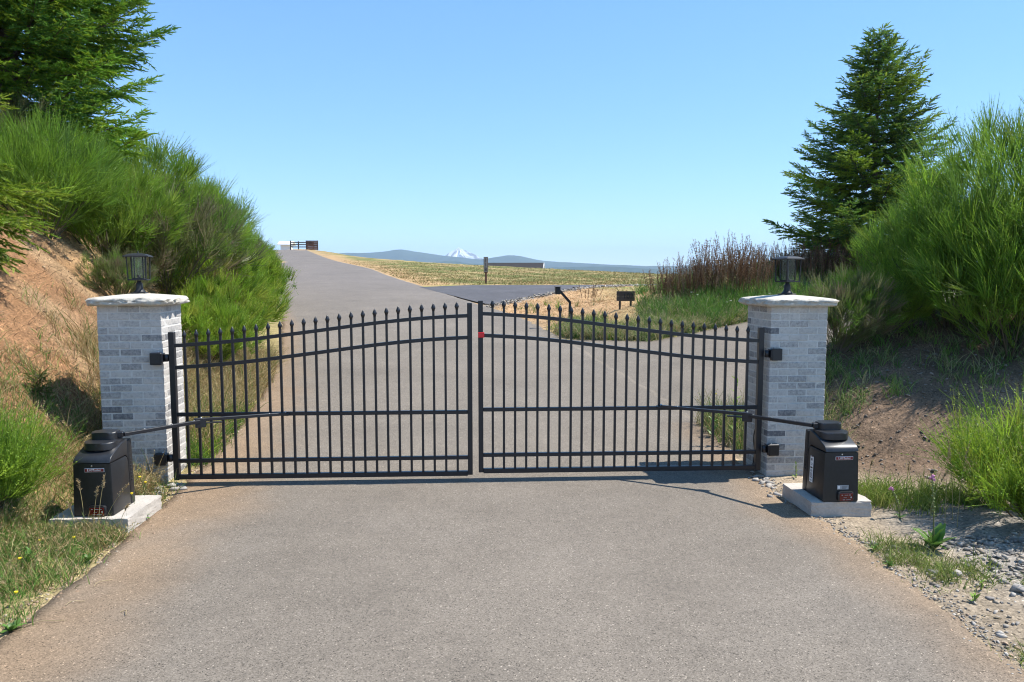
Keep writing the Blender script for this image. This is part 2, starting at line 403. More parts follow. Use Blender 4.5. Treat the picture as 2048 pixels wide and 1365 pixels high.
# soil colours, by what the ground is made of there
def ground_colour(x, y):
    n = x.shape
    red = np.array([.235, .128, .064]); tan = np.array([.32, .235, .14]); gold = np.array([.36, .235, .11]); brown = np.array([.165, .112, .074])
    green = np.array([.16, .17, .055]); straw = np.array([.36, .28, .13]); grav = np.array([.27, .24, .205]); olive = np.array([.135, .150, .045])
    f1 = fbm(x, y, 1.1)[..., None]; f2 = fbm(x + 5, y + 3, .35)[..., None]; f3 = fbm(x - 7, y + 13, 3.2)[..., None]
    c = np.broadcast_to(tan, (*n, 3)).copy()
    el = (xl(y) - x)[..., None]; er = (x - xr(y))[..., None]; X = x[..., None]; Y = y[..., None]
    left = red * (1 - ss(-.1, .6, f1) * .45) + tan * ss(-.1, .6, f1) * .45
    left = left * (1 - ss(9, 12, Y)) + (gold * .75 + tan * .25) * ss(9, 12, Y)
    verge = straw * .45 + tan * .25 + green * .3
    kl = ss(.2, 1.3, el)
    c = np.where(el > 0, verge * (1 - kl) + left * kl, c)
    near = (er > 0) & (Y < 12)
    kb = ss(6.6, 7.6, Y) * ss(2.9, 3.6, X)
    rn = (tan * .55 + grav * .45)
    kg = ss(.35, .9, er) * (1 - ss(6.0, 6.5, Y))
    rn = rn * (1 - kg) + grav * kg
    rn = rn * (1 - kb) + brown * (1 + .25 * f1) * kb
    c = np.where(near, rn, c)
    isl = (er > 0) & (Y >= 12) & (Y < 30)
    orange = np.array([.43, .27, .14])
    ki = ss(2.2, 5.5, X)
    ic = (orange * (1 - ki) + (green * .6 + straw * .4) * ki)
    ki2 = ss(17.0, 19.5, Y); ic = (green * .45 + straw * .55) * (1 - ki2) + ic * ki2
    kg = (1 - ss(.3, 1.0, np.abs(Y - DL(x)[..., None]))) * (Y > 20)
    ic = ic * (1 - kg) + grav * kg
    c = np.where(isl, ic, c)
    fld = (er > 0) & (Y >= 30)
    k = ss(-.35, .35, f2 + .5 * f1 + .25 * f3)
    fc = olive * k + (straw * .45 + orange * .35 + olive * .2) * (1 - k)
    ke = 1 - ss(.5, 3.5, er); fc = fc * (1 - ke * .8) + orange * ke * .8
    kn = (1 - ss(0, 3, Y - DU(x)[..., None])) * (Y < 40)
    gk = ss(-.2, .3, f1); fc = fc * (1 - kn * .7) + (np.array([.22, .23, .06]) * gk + orange * (1 - gk)) * kn * .7
    c = np.where(fld, fc, c)
    far = ss(100, 500, Y); c = c * (1 - far) + np.array([.05, .07, .035]) * far
    return np.clip(c * (1 + .12 * f3), 0, 1)

def axis(segs):
    out = [segs[0][0]]
    for a, b, s in segs:
        n = max(1, int(round((b - a) / s))); out += list(np.linspace(a, b, n + 1)[1:])
    return np.array(out)
gx = axis([(-16000, -6000, 5000), (-6000, -1000, 1000), (-1000, -200, 160), (-200, -60, 20), (-60, -20, 2.2), (-20, -8, .5), (-8, -2.4, .09), (-2.4, 2.2, .6), (2.2, 7, .09), (7, 14, .35), (14, 40, 1.6), (40, 200, 16), (200, 1000, 160), (1000, 6000, 1000), (6000, 16000, 5000)])
gy = axis([(-30, 0, 6), (0, 3, .5), (3, 11, .09), (11, 20, .3), (20, 40, .5), (40, 90, 1.2), (90, 200, 4), (200, 1000, 80), (1000, 6000, 1000), (6000, 16000, 2500)])
GX, GY = np.meshgrid(gx, gy)
GZ = h(GX, GY) - .035 * on_road(GX, GY, -.16)
ny, nx = GX.shape
i_ = (np.arange(ny - 1)[:, None] * nx + np.arange(nx - 1)[None])
Fq = np.stack([i_, i_ + 1, i_ + nx + 1, i_ + nx], axis=2).reshape(-1, 4)
gm = np_mesh('ground', np.stack([GX, GY, GZ], 2).reshape(-1, 3), [Fq], ground_colour(GX, GY).reshape(-1, 3), True)
tag(put('ground', gm, M['soil']), kind='structure')

# roads
def strip(name, rows, cols, fx, fy, dz, m, colour=None):
    u = np.linspace(0, 1, cols); v = rows
    U, Vv = np.meshgrid(u, v); X = fx(U, Vv); Y = fy(U, Vv)
    # sides turned down so the sheet has an edge
    Z = h(X, Y, False) + dz
    n_r, n_c = X.shape
    X = np.concatenate([X[:, :1], X, X[:, -1:]], 1); Y = np.concatenate([Y[:, :1], Y, Y[:, -1:]], 1)
    Z = np.concatenate([Z[:, :1] - .08, Z, Z[:, -1:] - .08], 1); n_c += 2
    i = (np.arange(n_r - 1)[:, None] * n_c + np.arange(n_c - 1)[None])
    F = np.stack([i, i + 1, i + n_c + 1, i + n_c], 2).reshape(-1, 4)
    C = colour(X, Y).reshape(-1, 3) if colour else np.full((X.size, 3), .1)
    o = put(name, np_mesh(name, np.stack([X, Y, Z], 2).reshape(-1, 3), [F], C, True), m)
    return tag(o, kind='structure')
def edge_wobble(y, s): return .05 * fbm(y * 1.0 + s, y * .3, 2.3) + .03 * fbm(y + s, y * .2, 9.)
def asphalt_colour(x, y):
    grey = np.array([.175, .149, .120]); dust = np.array([.235, .165, .105])
    dl = x - xl(y); dr = xr(y) - x
    wl = np.interp(y, [0, 5, 9, 14, 25], [1.0, 1.0, 1.2, .7, .4])
    e = np.maximum(1 - ss(0.1, 1, dl / wl + .22 * fbm(x, y, 1.3)), (1 - ss(.05, .8, dr / .75 + .2 * fbm(x + 3, y, 1.5))) * (y < 9.5) * .8)
    e = np.clip(e, 0, 1)[..., None]
    f = fbm(x + 2, y * .6, .9)[..., None]
    c = grey * (1 - e) + dust * e
    c = c * (1 + .05 * f)
    t_ = ss(.1, .6, fbm(x - 4, y + 8, .7))[..., None] * .35
    c = c * (1 - t_) + np.array([.195, .168, .138]) * t_
    far = ss(14, 40, y)[..., None]
    return c * (1 - far) + np.array([.172, .149, .129]) * far
rows = axis([(-20, 2, 1), (2, 12, .08), (12, 40, .4), (40, 200, 2)])
strip('road', rows, 60, lambda U, V: (xl(V) + edge_wobble(V, 0)) * (1 - U) + (xr(V) + edge_wobble(V, 30)) * U, lambda U, V: V, .006, M['asphalt'], asphalt_colour)
cols = axis([(0.2, 30, .25)])
strip('branch_road', cols, 30, lambda U, V: V, lambda U, V: BL(V) * (1 - U) + BU(V) * U + 0 * V, .002, M['asphalt'], asphalt_colour)
cols = axis([(0, 1, .01)])
def dkx(U, V):  # from the main road edge outwards
    y0 = 23.2 * (1 - U) + 32.6 * U
    return (xr(y0) - .05) * (1 - V) + 30 * V
def dky(U, V):
    x = dkx(U, V); s_ = DL(x) * (1 - U) + DU(x) * U
    return s_
strip('side_road', cols, 16, dkx, dky, .010, M['new_asphalt'])

# ------------------------------------------------------------------ far hills and mountain
def ridge(name, prof, dist, depth, base, seed, m, jag=.0, col=None):
    """prof: list of (pixel x in the photograph's frame, height as pixels over the eye level) turned into a true range at its distance"""
    px = np.linspace(prof[0][0], prof[-1][0], 260); pz = np.interp(px, [p[0] for p in prof], [p[1] for p in prof])
    k = dist / CAM_F
    X = (px - 1024) * k; T = pz * k
    r_ = np.random.default_rng(seed)
    nzv = sum(np.sin(X / (dist * s_) + r_.uniform(0, 6)) * a_ for s_, a_ in ((.012, .5), (.006, .3), (.0026, .25)))
    T = T + nzv * jag * k
    prof_y = np.array([-1, -.72, -.45, -.2, 0, .3, 1]); prof_h = np.array([0, .22, .52, .83, 1, .7, 0])
    n = len(prof_y); V = []
    for j in range(n):
        wob = r_.normal(size=len(X)) * .02 + .05 * np.sin(X / (dist * .004) + j)
        V.append(np.stack([X, dist + depth * (prof_y[j] + wob * (abs(prof_y[j]) > 0)), base + (T - base) * np.clip(prof_h[j] + (wob * .5 if 0 < j < n - 1 and j != 4 else 0), 0, 1.0)], 1))
    V = np.concatenate(V); a = len(X)
    i = (np.arange(n - 1)[:, None] * a + np.arange(a - 1)[None])
    F = np.stack([i, i + 1, i + a + 1, i + a], 2).reshape(-1, 4)
    o = put(name, np_mesh(name, V, [F], col if col is not None else None, True), m)
    return tag(o, kind='structure')
ridge('hills', [(-600, 8), (200, 30), (480, 36), (620, 38), (690, 43), (735, 43), (770, 46), (790, 49), (803, 50), (830, 46), (880, 39), (930, 33), (960, 30), (985, 34), (1003, 37), (1020, 39), (1045, 36), (1075, 29), (1110, 26), (1140, 24), (1200, 21), (1290, 17), (1500, 20), (1800, 22), (2300, 16), (2800, 8)], 8500, 1200, -110, 3, M['far_hill'], .5)
ridge('hills', [(640, 6), (780, 18), (850, 24), (905, 28), (940, 22), (1000, 20), (1060, 14), (1150, 15), (1210, 17), (1290, 12), (1500, 12), (2200, 8)], 5500, 800, -110, 11, M['far_hill'], .35)
# snow mountain: a cone with ridges, rock showing between snow fields
def mountain():
    D = 12500; k = D / CAM_F; n_a, n_r = 120, 44
    cx = (918 - 1024) * k; H_ = 54 * k; base = -150.
    a = np.linspace(0, 2 * np.pi, n_a, endpoint=False); r_ = np.linspace(0, 1, n_r) ** 1.1
    A, Q = np.meshgrid(a, r_)
    Rm = 112 * k * (1 + .25 * np.cos(A + .2) * (np.cos(A) > 0))
    X = cx + Q * Rm * np.cos(A); Y = D + Q * Rm * np.sin(A)
    prof = (1 - Q) ** 1.12 * .985 + .015 * (Q < .02)
    rid = .055 * np.sin(A * 9 + 3 * Q) * Q * (1 - Q) * 4 + .035 * np.sin(A * 21 + 7 * np.sin(Q * 9)) * np.sin(np.pi * Q)
    Z = base + (H_ - base) * np.clip(prof * (1 + rid * 1.6), 0, 1)
    i = np.arange(n_r - 1)[:, None] * n_a; j = np.arange(n_a)[None]; j2 = (j + 1) % n_a
    F = np.stack([i + j, i + j2, i + n_a + j2, i + n_a + j], 2).reshape(-1, 4)
    nz_ = np.sin(A * 13 + 11 * Q) + np.sin(A * 29 - 17 * Q) * .8 + np.sin(A * 5 + 31 * Q) * .6 + 3.2 * rid / .09
    rock = ss(.3, 1.1, nz_ + 1.6 * Q - .5)[..., None]
    C = np.array([.85, .86, .88]) * (1 - rock) + np.array([.16, .155, .16]) * rock
    m = mat('snow_and_rock', attr=True, rough=.9, spec=.1)
    tag(put('mountain', np_mesh('mountain', np.stack([X, Y, Z], 2).reshape(-1, 3), [F], C.reshape(-1, 3), True), m), kind='structure')
mountain()
# far wood at the foot of the hills
def far_wood():
    A = Acc(); r_ = np.random.default_rng(5)
    for i in range(420):
        d = r_.uniform(500, 750); px = r_.uniform(560, 1420); x = (px - 1024) / CAM_F * d
        t_ = np.interp(px, [560, 700, 900, 1090, 1130, 1290, 1420], [20, 14, 12, 9.5, 7.0, 3.0, 3.0]) + r_.uniform(-1.6, 1.2)
        top = CAM_H + t_ * d / CAM_F; hh = r_.uniform(10, 16); rad = hh * .2
        n = 6; zs = [(0, .15), (.1, 1), (.55, .6), (1, .02)]
        path = np.array([[x, d, top - hh + hh * q[0]] for q in zs])
        A.tube(path, np.array([q[1] * rad for q in zs]), (.03, .045, .028), n)
    # a closed mass of wood below the tops
    o = put('far_wood', A.mesh('far_wood'), M['leaf'])
    tag(o, 'dark far-off line of conifer woods below the blue hills', 'woods', kind='stuff')
far_wood()

# ------------------------------------------------------------------ pillars
CO = .068; BL_ = .195; PW = 3 * BL_                       # course height, brick module, pillar width
def brick_mesh(l, d_, hgt):
    r_ = np.random.default_rng(int(l * 1000 + d_ * 77))
    bm = bmesh.new(); box_bm(bm, (0, 0, 0), (l, d_, hgt), 0, .004)
    for v in bm.verts: v.co += Vector(r_.normal(size=3) * .0009)
    return bm_mesh('brick', bm)
BR = {'s': brick_mesh(BL_ - .010, .088, CO - .010), 't': brick_mesh(.088, BL_ - .010, CO - .010)}
for b_ in BR.values(): b_.materials.append(M['brick'])
def cap_mesh(seed):
    r_ = np.random.default_rng(seed); hs = PW / 2 + .072; n = 26
    per = [(-1 + 2 * k / n, -1) for k in range(n)] + [(1, -1 + 2 * k / n) for k in range(n)] + [(1 - 2 * k / n, 1) for k in range(n)] + [(-1, 1 - 2 * k / n) for k in range(n)]
    per = np.array(per); m = len(per)
    rc = .95                                                       # corners a little rounded
    nrm = (np.abs(per[:, 0]) ** 12 + np.abs(per[:, 1]) ** 12) ** (1 / 12)
    per = per / nrm[:, None]
    rings = []
    jit = np.cumsum(r_.normal(size=m)) * 0 + np.convolve(np.tile(r_.normal(size=m), 3), np.ones(3) / 3, 'same')[m:2 * m]
    def ring(s, z, ax, az):
        q = np.convolve(np.tile(r_.normal(size=m), 3), [.12, .76, .12], 'same')[m:2 * m]
        q2 = np.convolve(np.tile(r_.normal(size=m), 3), [.25, .5, .25], 'same')[m:2 * m]
        rr = s + ax * (q * .7 + jit * .6)
        return np.concatenate([per * rr[:, None], (z + az * q2)[:, None]], 1)
    rings.append(ring(hs * .5, 0, 0, 0)); rings.append(ring(hs - .022, 0, .004, .002))
    rings.append(ring(hs - .004, .012, .014, .006)); rings.append(ring(hs + .006, .026, .020, .008)); rings.append(ring(hs - .004, .040, .020, .008)); rings.append(ring(hs + .004, .052, .018, .007))
    rings.append(ring(hs - .006, .064, .012, .005)); rings.append(ring(hs - .016, .074, .005, .001))
    for f, z in ((.8, .082), (.55, .093), (.3, .103), (.1, .110)): rings.append(ring(hs * f, z, 0, .0006))
    V = np.concatenate(rings + [np.array([[0, 0, .112]])]); F4 = []; F3 = []
    i = np.arange(len(rings) - 1)[:, None] * m; j = np.arange(m)[None]; j2 = (j + 1) % m
    F4 = np.stack([i + j, i + j2, i + m + j2, i + m + j], 2).reshape(-1, 4)
    l0 = (len(rings) - 1) * m; k = np.arange(m); F3 = np.stack([l0 + k, l0 + (k + 1) % m, np.full(m, len(V) - 1)], 1)
    return np_mesh('cap', V, [F4, F3])
def pillar(loc, rz, seed, label, hinge_side, hinge_z):
    rd_ = random.Random(seed)
    p = empty('brick_pillar', loc, rz); tag(p, label, 'pillar', 'brick gate pillars')
    put('mortar_core', box_me('mortar_core', (0, 0, 25 * CO / 2 - .1), (PW - .016, PW - .016, 25 * CO + .2)), M['mortar'], p)
    a = PW / 2 - .044 - .005
    for c in range(-1, 25):
        z = c * CO + CO / 2
        for i in range(3):                                         # the two faces that carry whole bricks in this course
            for s in (-1, 1):
                u = (i - 1) * BL_
                if c % 2 == 0: o = put('brick', BR['s'], None, p, (u, s * a, z))
                else: o = put('brick', BR['t'], None, p, (s * a, u, z))
                o.location += Vector((rd_.uniform(-.0015, .0015), rd_.uniform(-.002, .002), rd_.uniform(-.001, .001))); o.rotation_euler = (rd_.uniform(-.006, .006), rd_.uniform(-.006, .006), rd_.uniform(-.008, .008))
        for i in range(2):
            for s in (-1, 1):
                u = (i - .5) * BL_
                if c % 2 == 0: o = put('brick', BR['t'], None, p, (s * a, u, z))
                else: o = put('brick', BR['s'], None, p, (u, s * a, z))
                o.location += Vector((rd_.uniform(-.002, .002), rd_.uniform(-.0015, .0015), rd_.uniform(-.001, .001))); o.rotation_euler = (rd_.uniform(-.006, .006), rd_.uniform(-.006, .006), rd_.uniform(-.008, .008))
    put('cap', cap_mesh(seed), M['stone'], p, (0, 0, 25 * CO))
    for z in hinge_z:
        x0 = hinge_side * (PW / 2)
        b = bmesh.new()
        box_bm(b, (x0 - hinge_side * .052, -PW / 2 - .03, z), (.105, .056, .115), 0, .006)
        box_bm(b, (x0 + hinge_side * .004, -PW / 2 - .02, z + .008), (.014, .08, .085), 0, .003)
        hb = put('hinge_bracket', bm_mesh('hinge_bracket', b), M['iron'], p)
        put('hinge_barrel', lathe_me('hinge_barrel', [(.016, -.035), (.023, -.032), (.023, .032), (.016, .035)], 12, True, (x0 + hinge_side * .034, -PW / 2 - .012, z + .005)), M['iron'], hb)
        put('bolt', lathe_me('bolt', [(.009, 0), (.009, .008), (.005, .011)], 8, True, (x0 - hinge_side * .03, -PW / 2 - .03, z + .0575)), M['steel'], hb)
    return p
TL, TR = R(6.5), R(4.8)
def from_corner(cx, cy, t, s): # front corner next to the gate -> centre
    return (cx + s * PW / 2 * math.cos(t) - PW / 2 * math.sin(t), cy + s * PW / 2 * math.sin(t) + PW / 2 * math.cos(t))
LPC = from_corner(-3.307, 6.995, TL, -1); RPC = from_corner(2.5226, 7.226, TR, 1)
pillar((*LPC, .034), TL, 3, 'whitewashed brick gate pillar with sunlit side face, left of the gate', 1, (1.20, .235))
pillar((*RPC, .014), TR, 8, 'whitewashed brick gate pillar in front of the tall conifer, right of the gate', -1, (1.235, .29))

# ------------------------------------------------------------------ lanterns
def lantern(loc, rz, label):
    p = empty('post_lantern', loc, rz); tag(p, label, 'lantern', 'lanterns on the pillar caps'); p.scale = (.82, .82, .97)
    b = bmesh.new(); box_bm(b, (0, 0, .006), (.155, .155, .012), 0, .003); base = put('base', bm_mesh('base', b), M['lampmetal'], p)
    put('stem', lathe_me('stem', [(.068, .012), (.066, .02), (.048, .034), (.040, .05), (.039, .085), (.036, .10), (.024, .112), (.024, .13)], 20), M['lampmetal'], p)
    zt, zb = .365, .132; wt, wb = .105, .097
    b = bmesh.new()
    for s in (-1, 1):
        box_bm(b, (s * wb, 0, zb + .006), (.012, 2 * wb + .012, .012)); box_bm(b, (0, s * wb, zb + .0062), (2 * wb - .012, .012, .0118))
        box_bm(b, (0, s * .03, zb + .0045), (2 * wb - .012, .010, .009))
    box_bm(b, (0, 0, zb + .016), (.125, .125, .014), 0, .002)
    put('bottom_frame', bm_mesh('bottom_frame', b), M['lampmetal'], p)
    for sx in (-1, 1):
        for sy in (-1, 1):
            put('corner_post', beam_me('corner_post', (sx * wb, sy * wb, zb + .012), (sx * wt, sy * wt, zt), .011, .011), M['lampmetal'], p)
            put('inner_post', beam_me('inner_post', (sx * .061, sy * .061, zb + .02), (sx * .061, sy * .061, zt), .011, .011), M['lampmetal'], p)
    for k in range(4):
        put('glass_pane', box_me('glass_pane', (0, .062, (zb + .023 + zt) / 2), (.111, .003, zt - zb - .023)), M['glass'], p, (0, 0, 0), (0, 0, k * math.pi / 2))
    put('socket', lathe_me('socket', [(.020, 0), (.020, .028), (.016, .03)], 12, True, (0, 0, zb + .023)), M['black'], p)
    put('bulb', lathe_me('bulb', [(.012, 0), (.014, .012), (.026, .034), (.029, .052), (.024, .07), (.012, .08), (.001, .083)], 14, True, (0, 0, zb + .052)), M['glass'], p)
    # hipped roof with a flat top
    b = bmesh.new(); lv = [(.137, 0), (.137, .010), (.085, .030), (.040, .036)]; prev = None
    for (q, z) in lv:
        cur = [b.verts.new((sx * q, sy * q, zt + z)) for sx, sy in ((-1, -1), (1, -1), (1, 1), (-1, 1))]
        if prev: [b.faces.new((prev[k], prev[(k + 1) % 4], cur[(k + 1) % 4], cur[k])) for k in range(4)]
        else: b.faces.new(cur)
        prev = cur
    b.faces.new(prev)
    rf = put('roof', bm_mesh('roof', b), M['lampmetal'], p)
    put('finial', lathe_me('finial', [(.012, .036), (.009, .042), (.005, .046), (.007, .052), (.003, .06), (.001, .064)], 10, True, (0, 0, zt)), M['lampmetal'], rf)
lantern((*LPC, .034 + 25 * CO + .107), R(14), 'black four-sided lantern on the left pillar cap')
lantern((*RPC, .014 + 25 * CO + .107), R(22), 'black four-sided lantern on the right pillar cap')

# ------------------------------------------------------------------ gate leaves
G0 = np.array([-3.22, 7.0]); G1 = np.array([2.45, 7.28]); GT = math.atan2(G1[1] - G0[1], G1[0] - G0[0])
TS = [-.2, 0, .43, .78, 1.12, 1.48, 1.69, 2.03, 2.36, 2.8, 3.2]; TZ = [1.357, 1.364, 1.394, 1.428, 1.472, 1.518, 1.547, 1.589, 1.620, 1.645, 1.648]
def top_z(s):
    q = np.linspace(s - .16, s + .16, 9); return float(np.mean(np.interp(q, TS, TZ)))
picket_me = box_me('picket', (0, 0, .5), (.022, .022, 1)); picket_me.materials.append(M['iron'])
fin_bm = lathe_me('finial', [(.0135, -.012), (.0135, .0), (.0165, .002), (.0165, .007), (.0215, .018), (.0185, .03), (.009, .052), (.001, .068)], 8); fin_bm.materials.append(M['iron'])
def curved_rail(name, sg, dz, ht, wd, s0, s1, z0):
    n = 40; V = []; F = []
    for k in range(n + 1):
        s = s0 + (s1 - s0) * k / n; z = top_z(s) + dz + z0
        for (a, b) in ((-1, -1), (1, -1), (1, 1), (-1, 1)): V.append((sg * s, a * wd / 2, z + b * ht / 2))
    for k in range(n):
        for j in range(4): F.append((k * 4 + j, k * 4 + (j + 1) % 4, k * 4 + 4 + (j + 1) % 4, k * 4 + 4 + j))
    F += [(3, 2, 1, 0), (n * 4, n * 4 + 1, n * 4 + 2, n * 4 + 3)]
    me = bpy.data.meshes.new(name); me.from_pydata(V, [], F); me.update()
    b = bmesh.new(); b.from_mesh(me); bmesh.ops.recalc_face_normals(b, faces=b.faces[:]); b.to_mesh(me); b.free()
    return me
def leaf(loc, sg, z0, label, reflector, W, p0, p1):
    g = empty('gate_leaf', (loc[0], loc[1], 0), GT); tag(g, label, 'gate', 'leaves of the double gate')
    I = M['iron']
    put('hinge_post', box_me('hinge_post', (0, 0, (.07 + 1.496) / 2 + z0), (.052, .052, 1.426), 0, .003), I, g)
    put('meeting_post', box_me('meeting_post', (sg * W, 0, (.085 + 1.765) / 2 + z0), (.047, .047, 1.68), 0, .003), I, g)
    s0, s1 = .026, W - .0235
    put('top_rail', curved_rail('top_rail', sg, 0, .034, .036, s0, s1, z0), I, g)
    put('second_rail', curved_rail('second_rail', sg, -.21, .034, .036, s0, s1, z0), I, g)
    for nm, z, ht, wd in (('middle_rail', .705, .036, .036), ('lower_rail', .255, .036, .036), ('bottom_rail', .098, .046, .044)):
        put(nm, box_me(nm, (sg * (s0 + s1) / 2, 0, z + z0), (s1 - s0, wd, ht), 0, .003), I, g)
    for k in range(24):
        s = p0 + (p1 - p0) * k / 23; zt = top_z(s) + z0 + .068
        o = put('picket', picket_me, None, g, (sg * s, 0, .115 + z0), (0, 0, 0), (1, 1, zt - .115 - z0))
        f = bpy.data.objects.new('finial', fin_bm); link(f, o)
        f.location = (0, 0, 1 + .006 / (zt - .115 - z0)); f.scale = (1, 1, 1 / (zt - .115 - z0))
    if reflector:
        o = put('reflector', box_me('reflector', (sg * (W - .006), -.028, 1.437 + z0), (.06, .010, .052), 0, .003), M['red'], g)
        o['label'] = 'small square red reflector on the meeting post'
leaf(G0, 1, -.012, 'black metal picket gate leaf hinged to the left pillar', False, 2.815, .116, 2.692)
leaf(G1, -1, .010, 'black metal picket gate leaf with a red reflector, hinged to the right pillar', True, 2.757, .130, 2.641)

# ------------------------------------------------------------------ gate operators on concrete pads
def pad(loc, rz, d, label, seed):
    r_ = np.random.default_rng(seed); bm = bmesh.new(); box_bm(bm, (0, 0, 0), d)
    bmesh.ops.subdivide_edges(bm, edges=bm.edges[:], cuts=9, use_grid_fill=True)
    for v in bm.verts:
        edge = sum(abs(abs(v.co[k]) - d[k] / 2) < 1e-4 for k in range(3))
        v.co += Vector(r_.normal(size=3)) * (.0025 if edge > 1 else .001)
        if v.co.z < -d[2] / 2 + .02: v.co.x *= 1 + r_.uniform(0, .03)
    o = put('concrete_pad', bm_mesh('concrete_pad', bm), M['concrete'], None, loc, (0, 0, rz))
    return tag(o, label, 'pad', 'pads under the gate operators')
def prism(name, prof, hw0, hw1, z1, bevel, seg=2):
    """side profile (y,z) extruded in x; half width goes from hw0 at z=0 to hw1 at z1"""
    bm = bmesh.new()
    def hw(z): return hw0 + (hw1 - hw0) * min(max(z / z1, 0), 1)
    A_ = [bm.verts.new((-hw(z), y, z)) for y, z in prof]; B_ = [bm.verts.new((hw(z), y, z)) for y, z in prof]
    n = len(prof); fa = bm.faces.new(A_); fb = bm.faces.new(B_[::-1])
    for k in range(n): bm.faces.new((A_[k], B_[k], B_[(k + 1) % n], A_[(k + 1) % n]))
    bmesh.ops.recalc_face_normals(bm, faces=bm.faces[:])
    bmesh.ops.bevel(bm, geom=list(fa.edges) + list(fb.edges), offset=bevel, segments=seg, affect='EDGES', profile=.5, clamp_overlap=True)
    me = bm_mesh(name, bm)
    for p in me.polygons: p.use_smooth = True
    me.set_sharp_from_angle(angle=R(32))
    return me
def slab(name, pts, z0, z1, bevel):
    bm = bmesh.new(); lo = [bm.verts.new((x, y, z0)) for x, y in pts]; hi = [bm.verts.new((x * .985, y, z1)) for x, y in pts]
    bm.faces.new(lo[::-1]); t = bm.faces.new(hi); n = len(pts)
    for k in range(n): bm.faces.new((lo[k], lo[(k + 1) % n], hi[(k + 1) % n], hi[k]))
    bmesh.ops.bevel(bm, geom=list(t.edges), offset=bevel, segments=3, affect='EDGES', profile=.6)
    me = bm_mesh(name, bm)
    for p in me.polygons: p.use_smooth = True
    me.set_sharp_from_angle(angle=R(35)); return me
def operator(loc, rz, sg, elbow, gatept, label, sticker):
    p = empty('gate_operator', loc, rz); tag(p, label, 'gate operator', 'gate operators on the pads')
    inv = (Matrix.Translation(loc) @ Matrix.Rotation(rz, 4, 'Z')).inverted()
    P_ = M['plastic']
    put('housing', prism('housing', [(-.190, 0), (-.184, .418), (.075, .418), (.10, .40), (.112, .36), (.115, 0)], .158, .148, .42, .018), P_, p)
    put('chassis', prism('chassis', [(.119, 0), (.119, .36), (.118, .515), (.13, .535), (.185, .54), (.192, .52), (.192, 0)], .155, .142, .5, .012), P_, p)
    hood = [(-.187, .424), (-.184, .438), (-.174, .455), (-.155, .470), (-.12, .484), (-.05, .512), (.03, .538), (.115, .552), (.115, .37), (.103, .405), (.078, .424)]
    put('hood', prism('hood', hood, .150, .140, .55, .022, 3), M['plastic2'], p)
    pts = [(.128 * math.copysign(abs(math.cos(t)) ** .75, math.cos(t)), .02 + .135 * math.copysign(abs(math.sin(t)) ** .8, math.sin(t))) for t in np.linspace(0, 2 * math.pi, 40, endpoint=False)]
    lid = put('lid', slab('lid', pts, .505, .562, .010), M['plastic2'], p)
    pts2 = [(sg * -.01 + .100 * math.copysign(abs(math.cos(t)) ** .45, math.cos(t)), .085 + .075 * math.copysign(abs(math.sin(t)) ** .6, math.sin(t))) for t in np.linspace(0, 2 * math.pi, 40, endpoint=False)]
    put('arm_cover', slab('arm_cover', pts2, .56, .622, .014), M['plastic2'], p)
    for sx in (-1, 1):                                              # ribbed vents at the rear corners
        v = bmesh.new()
        for k in range(9): box_bm(v, (sx * (.150 - .0012 * k), .150, .20 + .03 * k), (.010, .02, .016), 0, .002)
        put('vent', bm_mesh('vent', v), M['black'], p)
    put('lock_screw', lathe_me('lock_screw', [(.006, 0), (.006, .003), (.004, .004)], 10), M['steel'], p, (.0, -.186, .400), (R(90), 0, 0))
    # name badge
    bx_ = .02
    bd = put('badge', box_me('badge', (bx_, -.1868, .368), (.150, .004, .030), 0, .001), M['white'], p)
    put('badge_face', box_me('badge_face', (bx_, -.1885, .368), (.144, .004, .024)), M['redbadge'], bd)
    tm = text_me('badge_lettering', 'LiftMaster', .027, .0006)
    put('badge_lettering', tm, M['white'], bd, (bx_, -.1915, .3685), (R(90), 0, 0), (.98, .95, 1))
    if sticker:
        ip = put('information_plate', box_me('information_plate', (.015, -.1905, .122), (.098, .003, .036)), M['grey'], p)
        for k in range(3): put('print_line', box_me('print_line', (.032 - .004 * k, -.1925, .132 - .009 * k), (.05 - .008 * k, .001, .003)), M['black'], ip)
        put('print_line', box_me('print_line', (-.02, -.1925, .122), (.018, .001, .022)), M['white'], ip)
    # red sensor lens in its black surround
    lx = .035
    ln = put('lens_surround', slab('lens_surround', [(lx + .070 * math.copysign(abs(math.cos(t)) ** .4, math.cos(t)), .042 * math.copysign(abs(math.sin(t)) ** .4, math.sin(t))) for t in np.linspace(0, 2 * math.pi, 32, endpoint=False)], 0, .026, .008), P_, p, (0, -.187, .048), (R(90), 0, 0))
    put('red_lens', box_me('red_lens', (lx, -.004, .0262), (.112, .060, .004), 0, .0015), M['redlens'], ln)
    for (ux, uz, uw, uh) in ((-.035, .018, .012, .004), (.0, .018, .03, .003), (.03, .018, .018, .004), (.042, -.002, .012, .012), (-.02, -.022, .02, .004), (.02, -.022, .04, .003), (-.01, -.004, .026, .002)):
        put('lens_print', box_me('lens_print', (lx + ux, uz - .004, .0288), (uw, uh, .0012)), M['grey'], ln)
    if sticker:                                                     # tall warning sticker on the side towards the gate
        st = put('warning_sticker', box_me('warning_sticker', (0, 0, 0), (.002, .055, .225)), M['white'], p, (sg * .1565, .02, .225), (0, R(sg * 1.4) * -1 * 1, 0))
        for (q, hh_, m_) in ((.085, .02, 'black'), (.052, .006, 'grey'), (.040, .006, 'grey'), (.015, .012, 'black'), (-.012, .02, 'grey'), (-.045, .035, 'grey'), (-.07, .006, 'black'), (-.095, .012, 'grey'), (.11, .006, 'redbadge')):
            put('sticker_print', box_me('sticker_print', (sg * .0012, 0, q), (.002, .035 if q < .08 else .018, hh_)), M[m_], st)
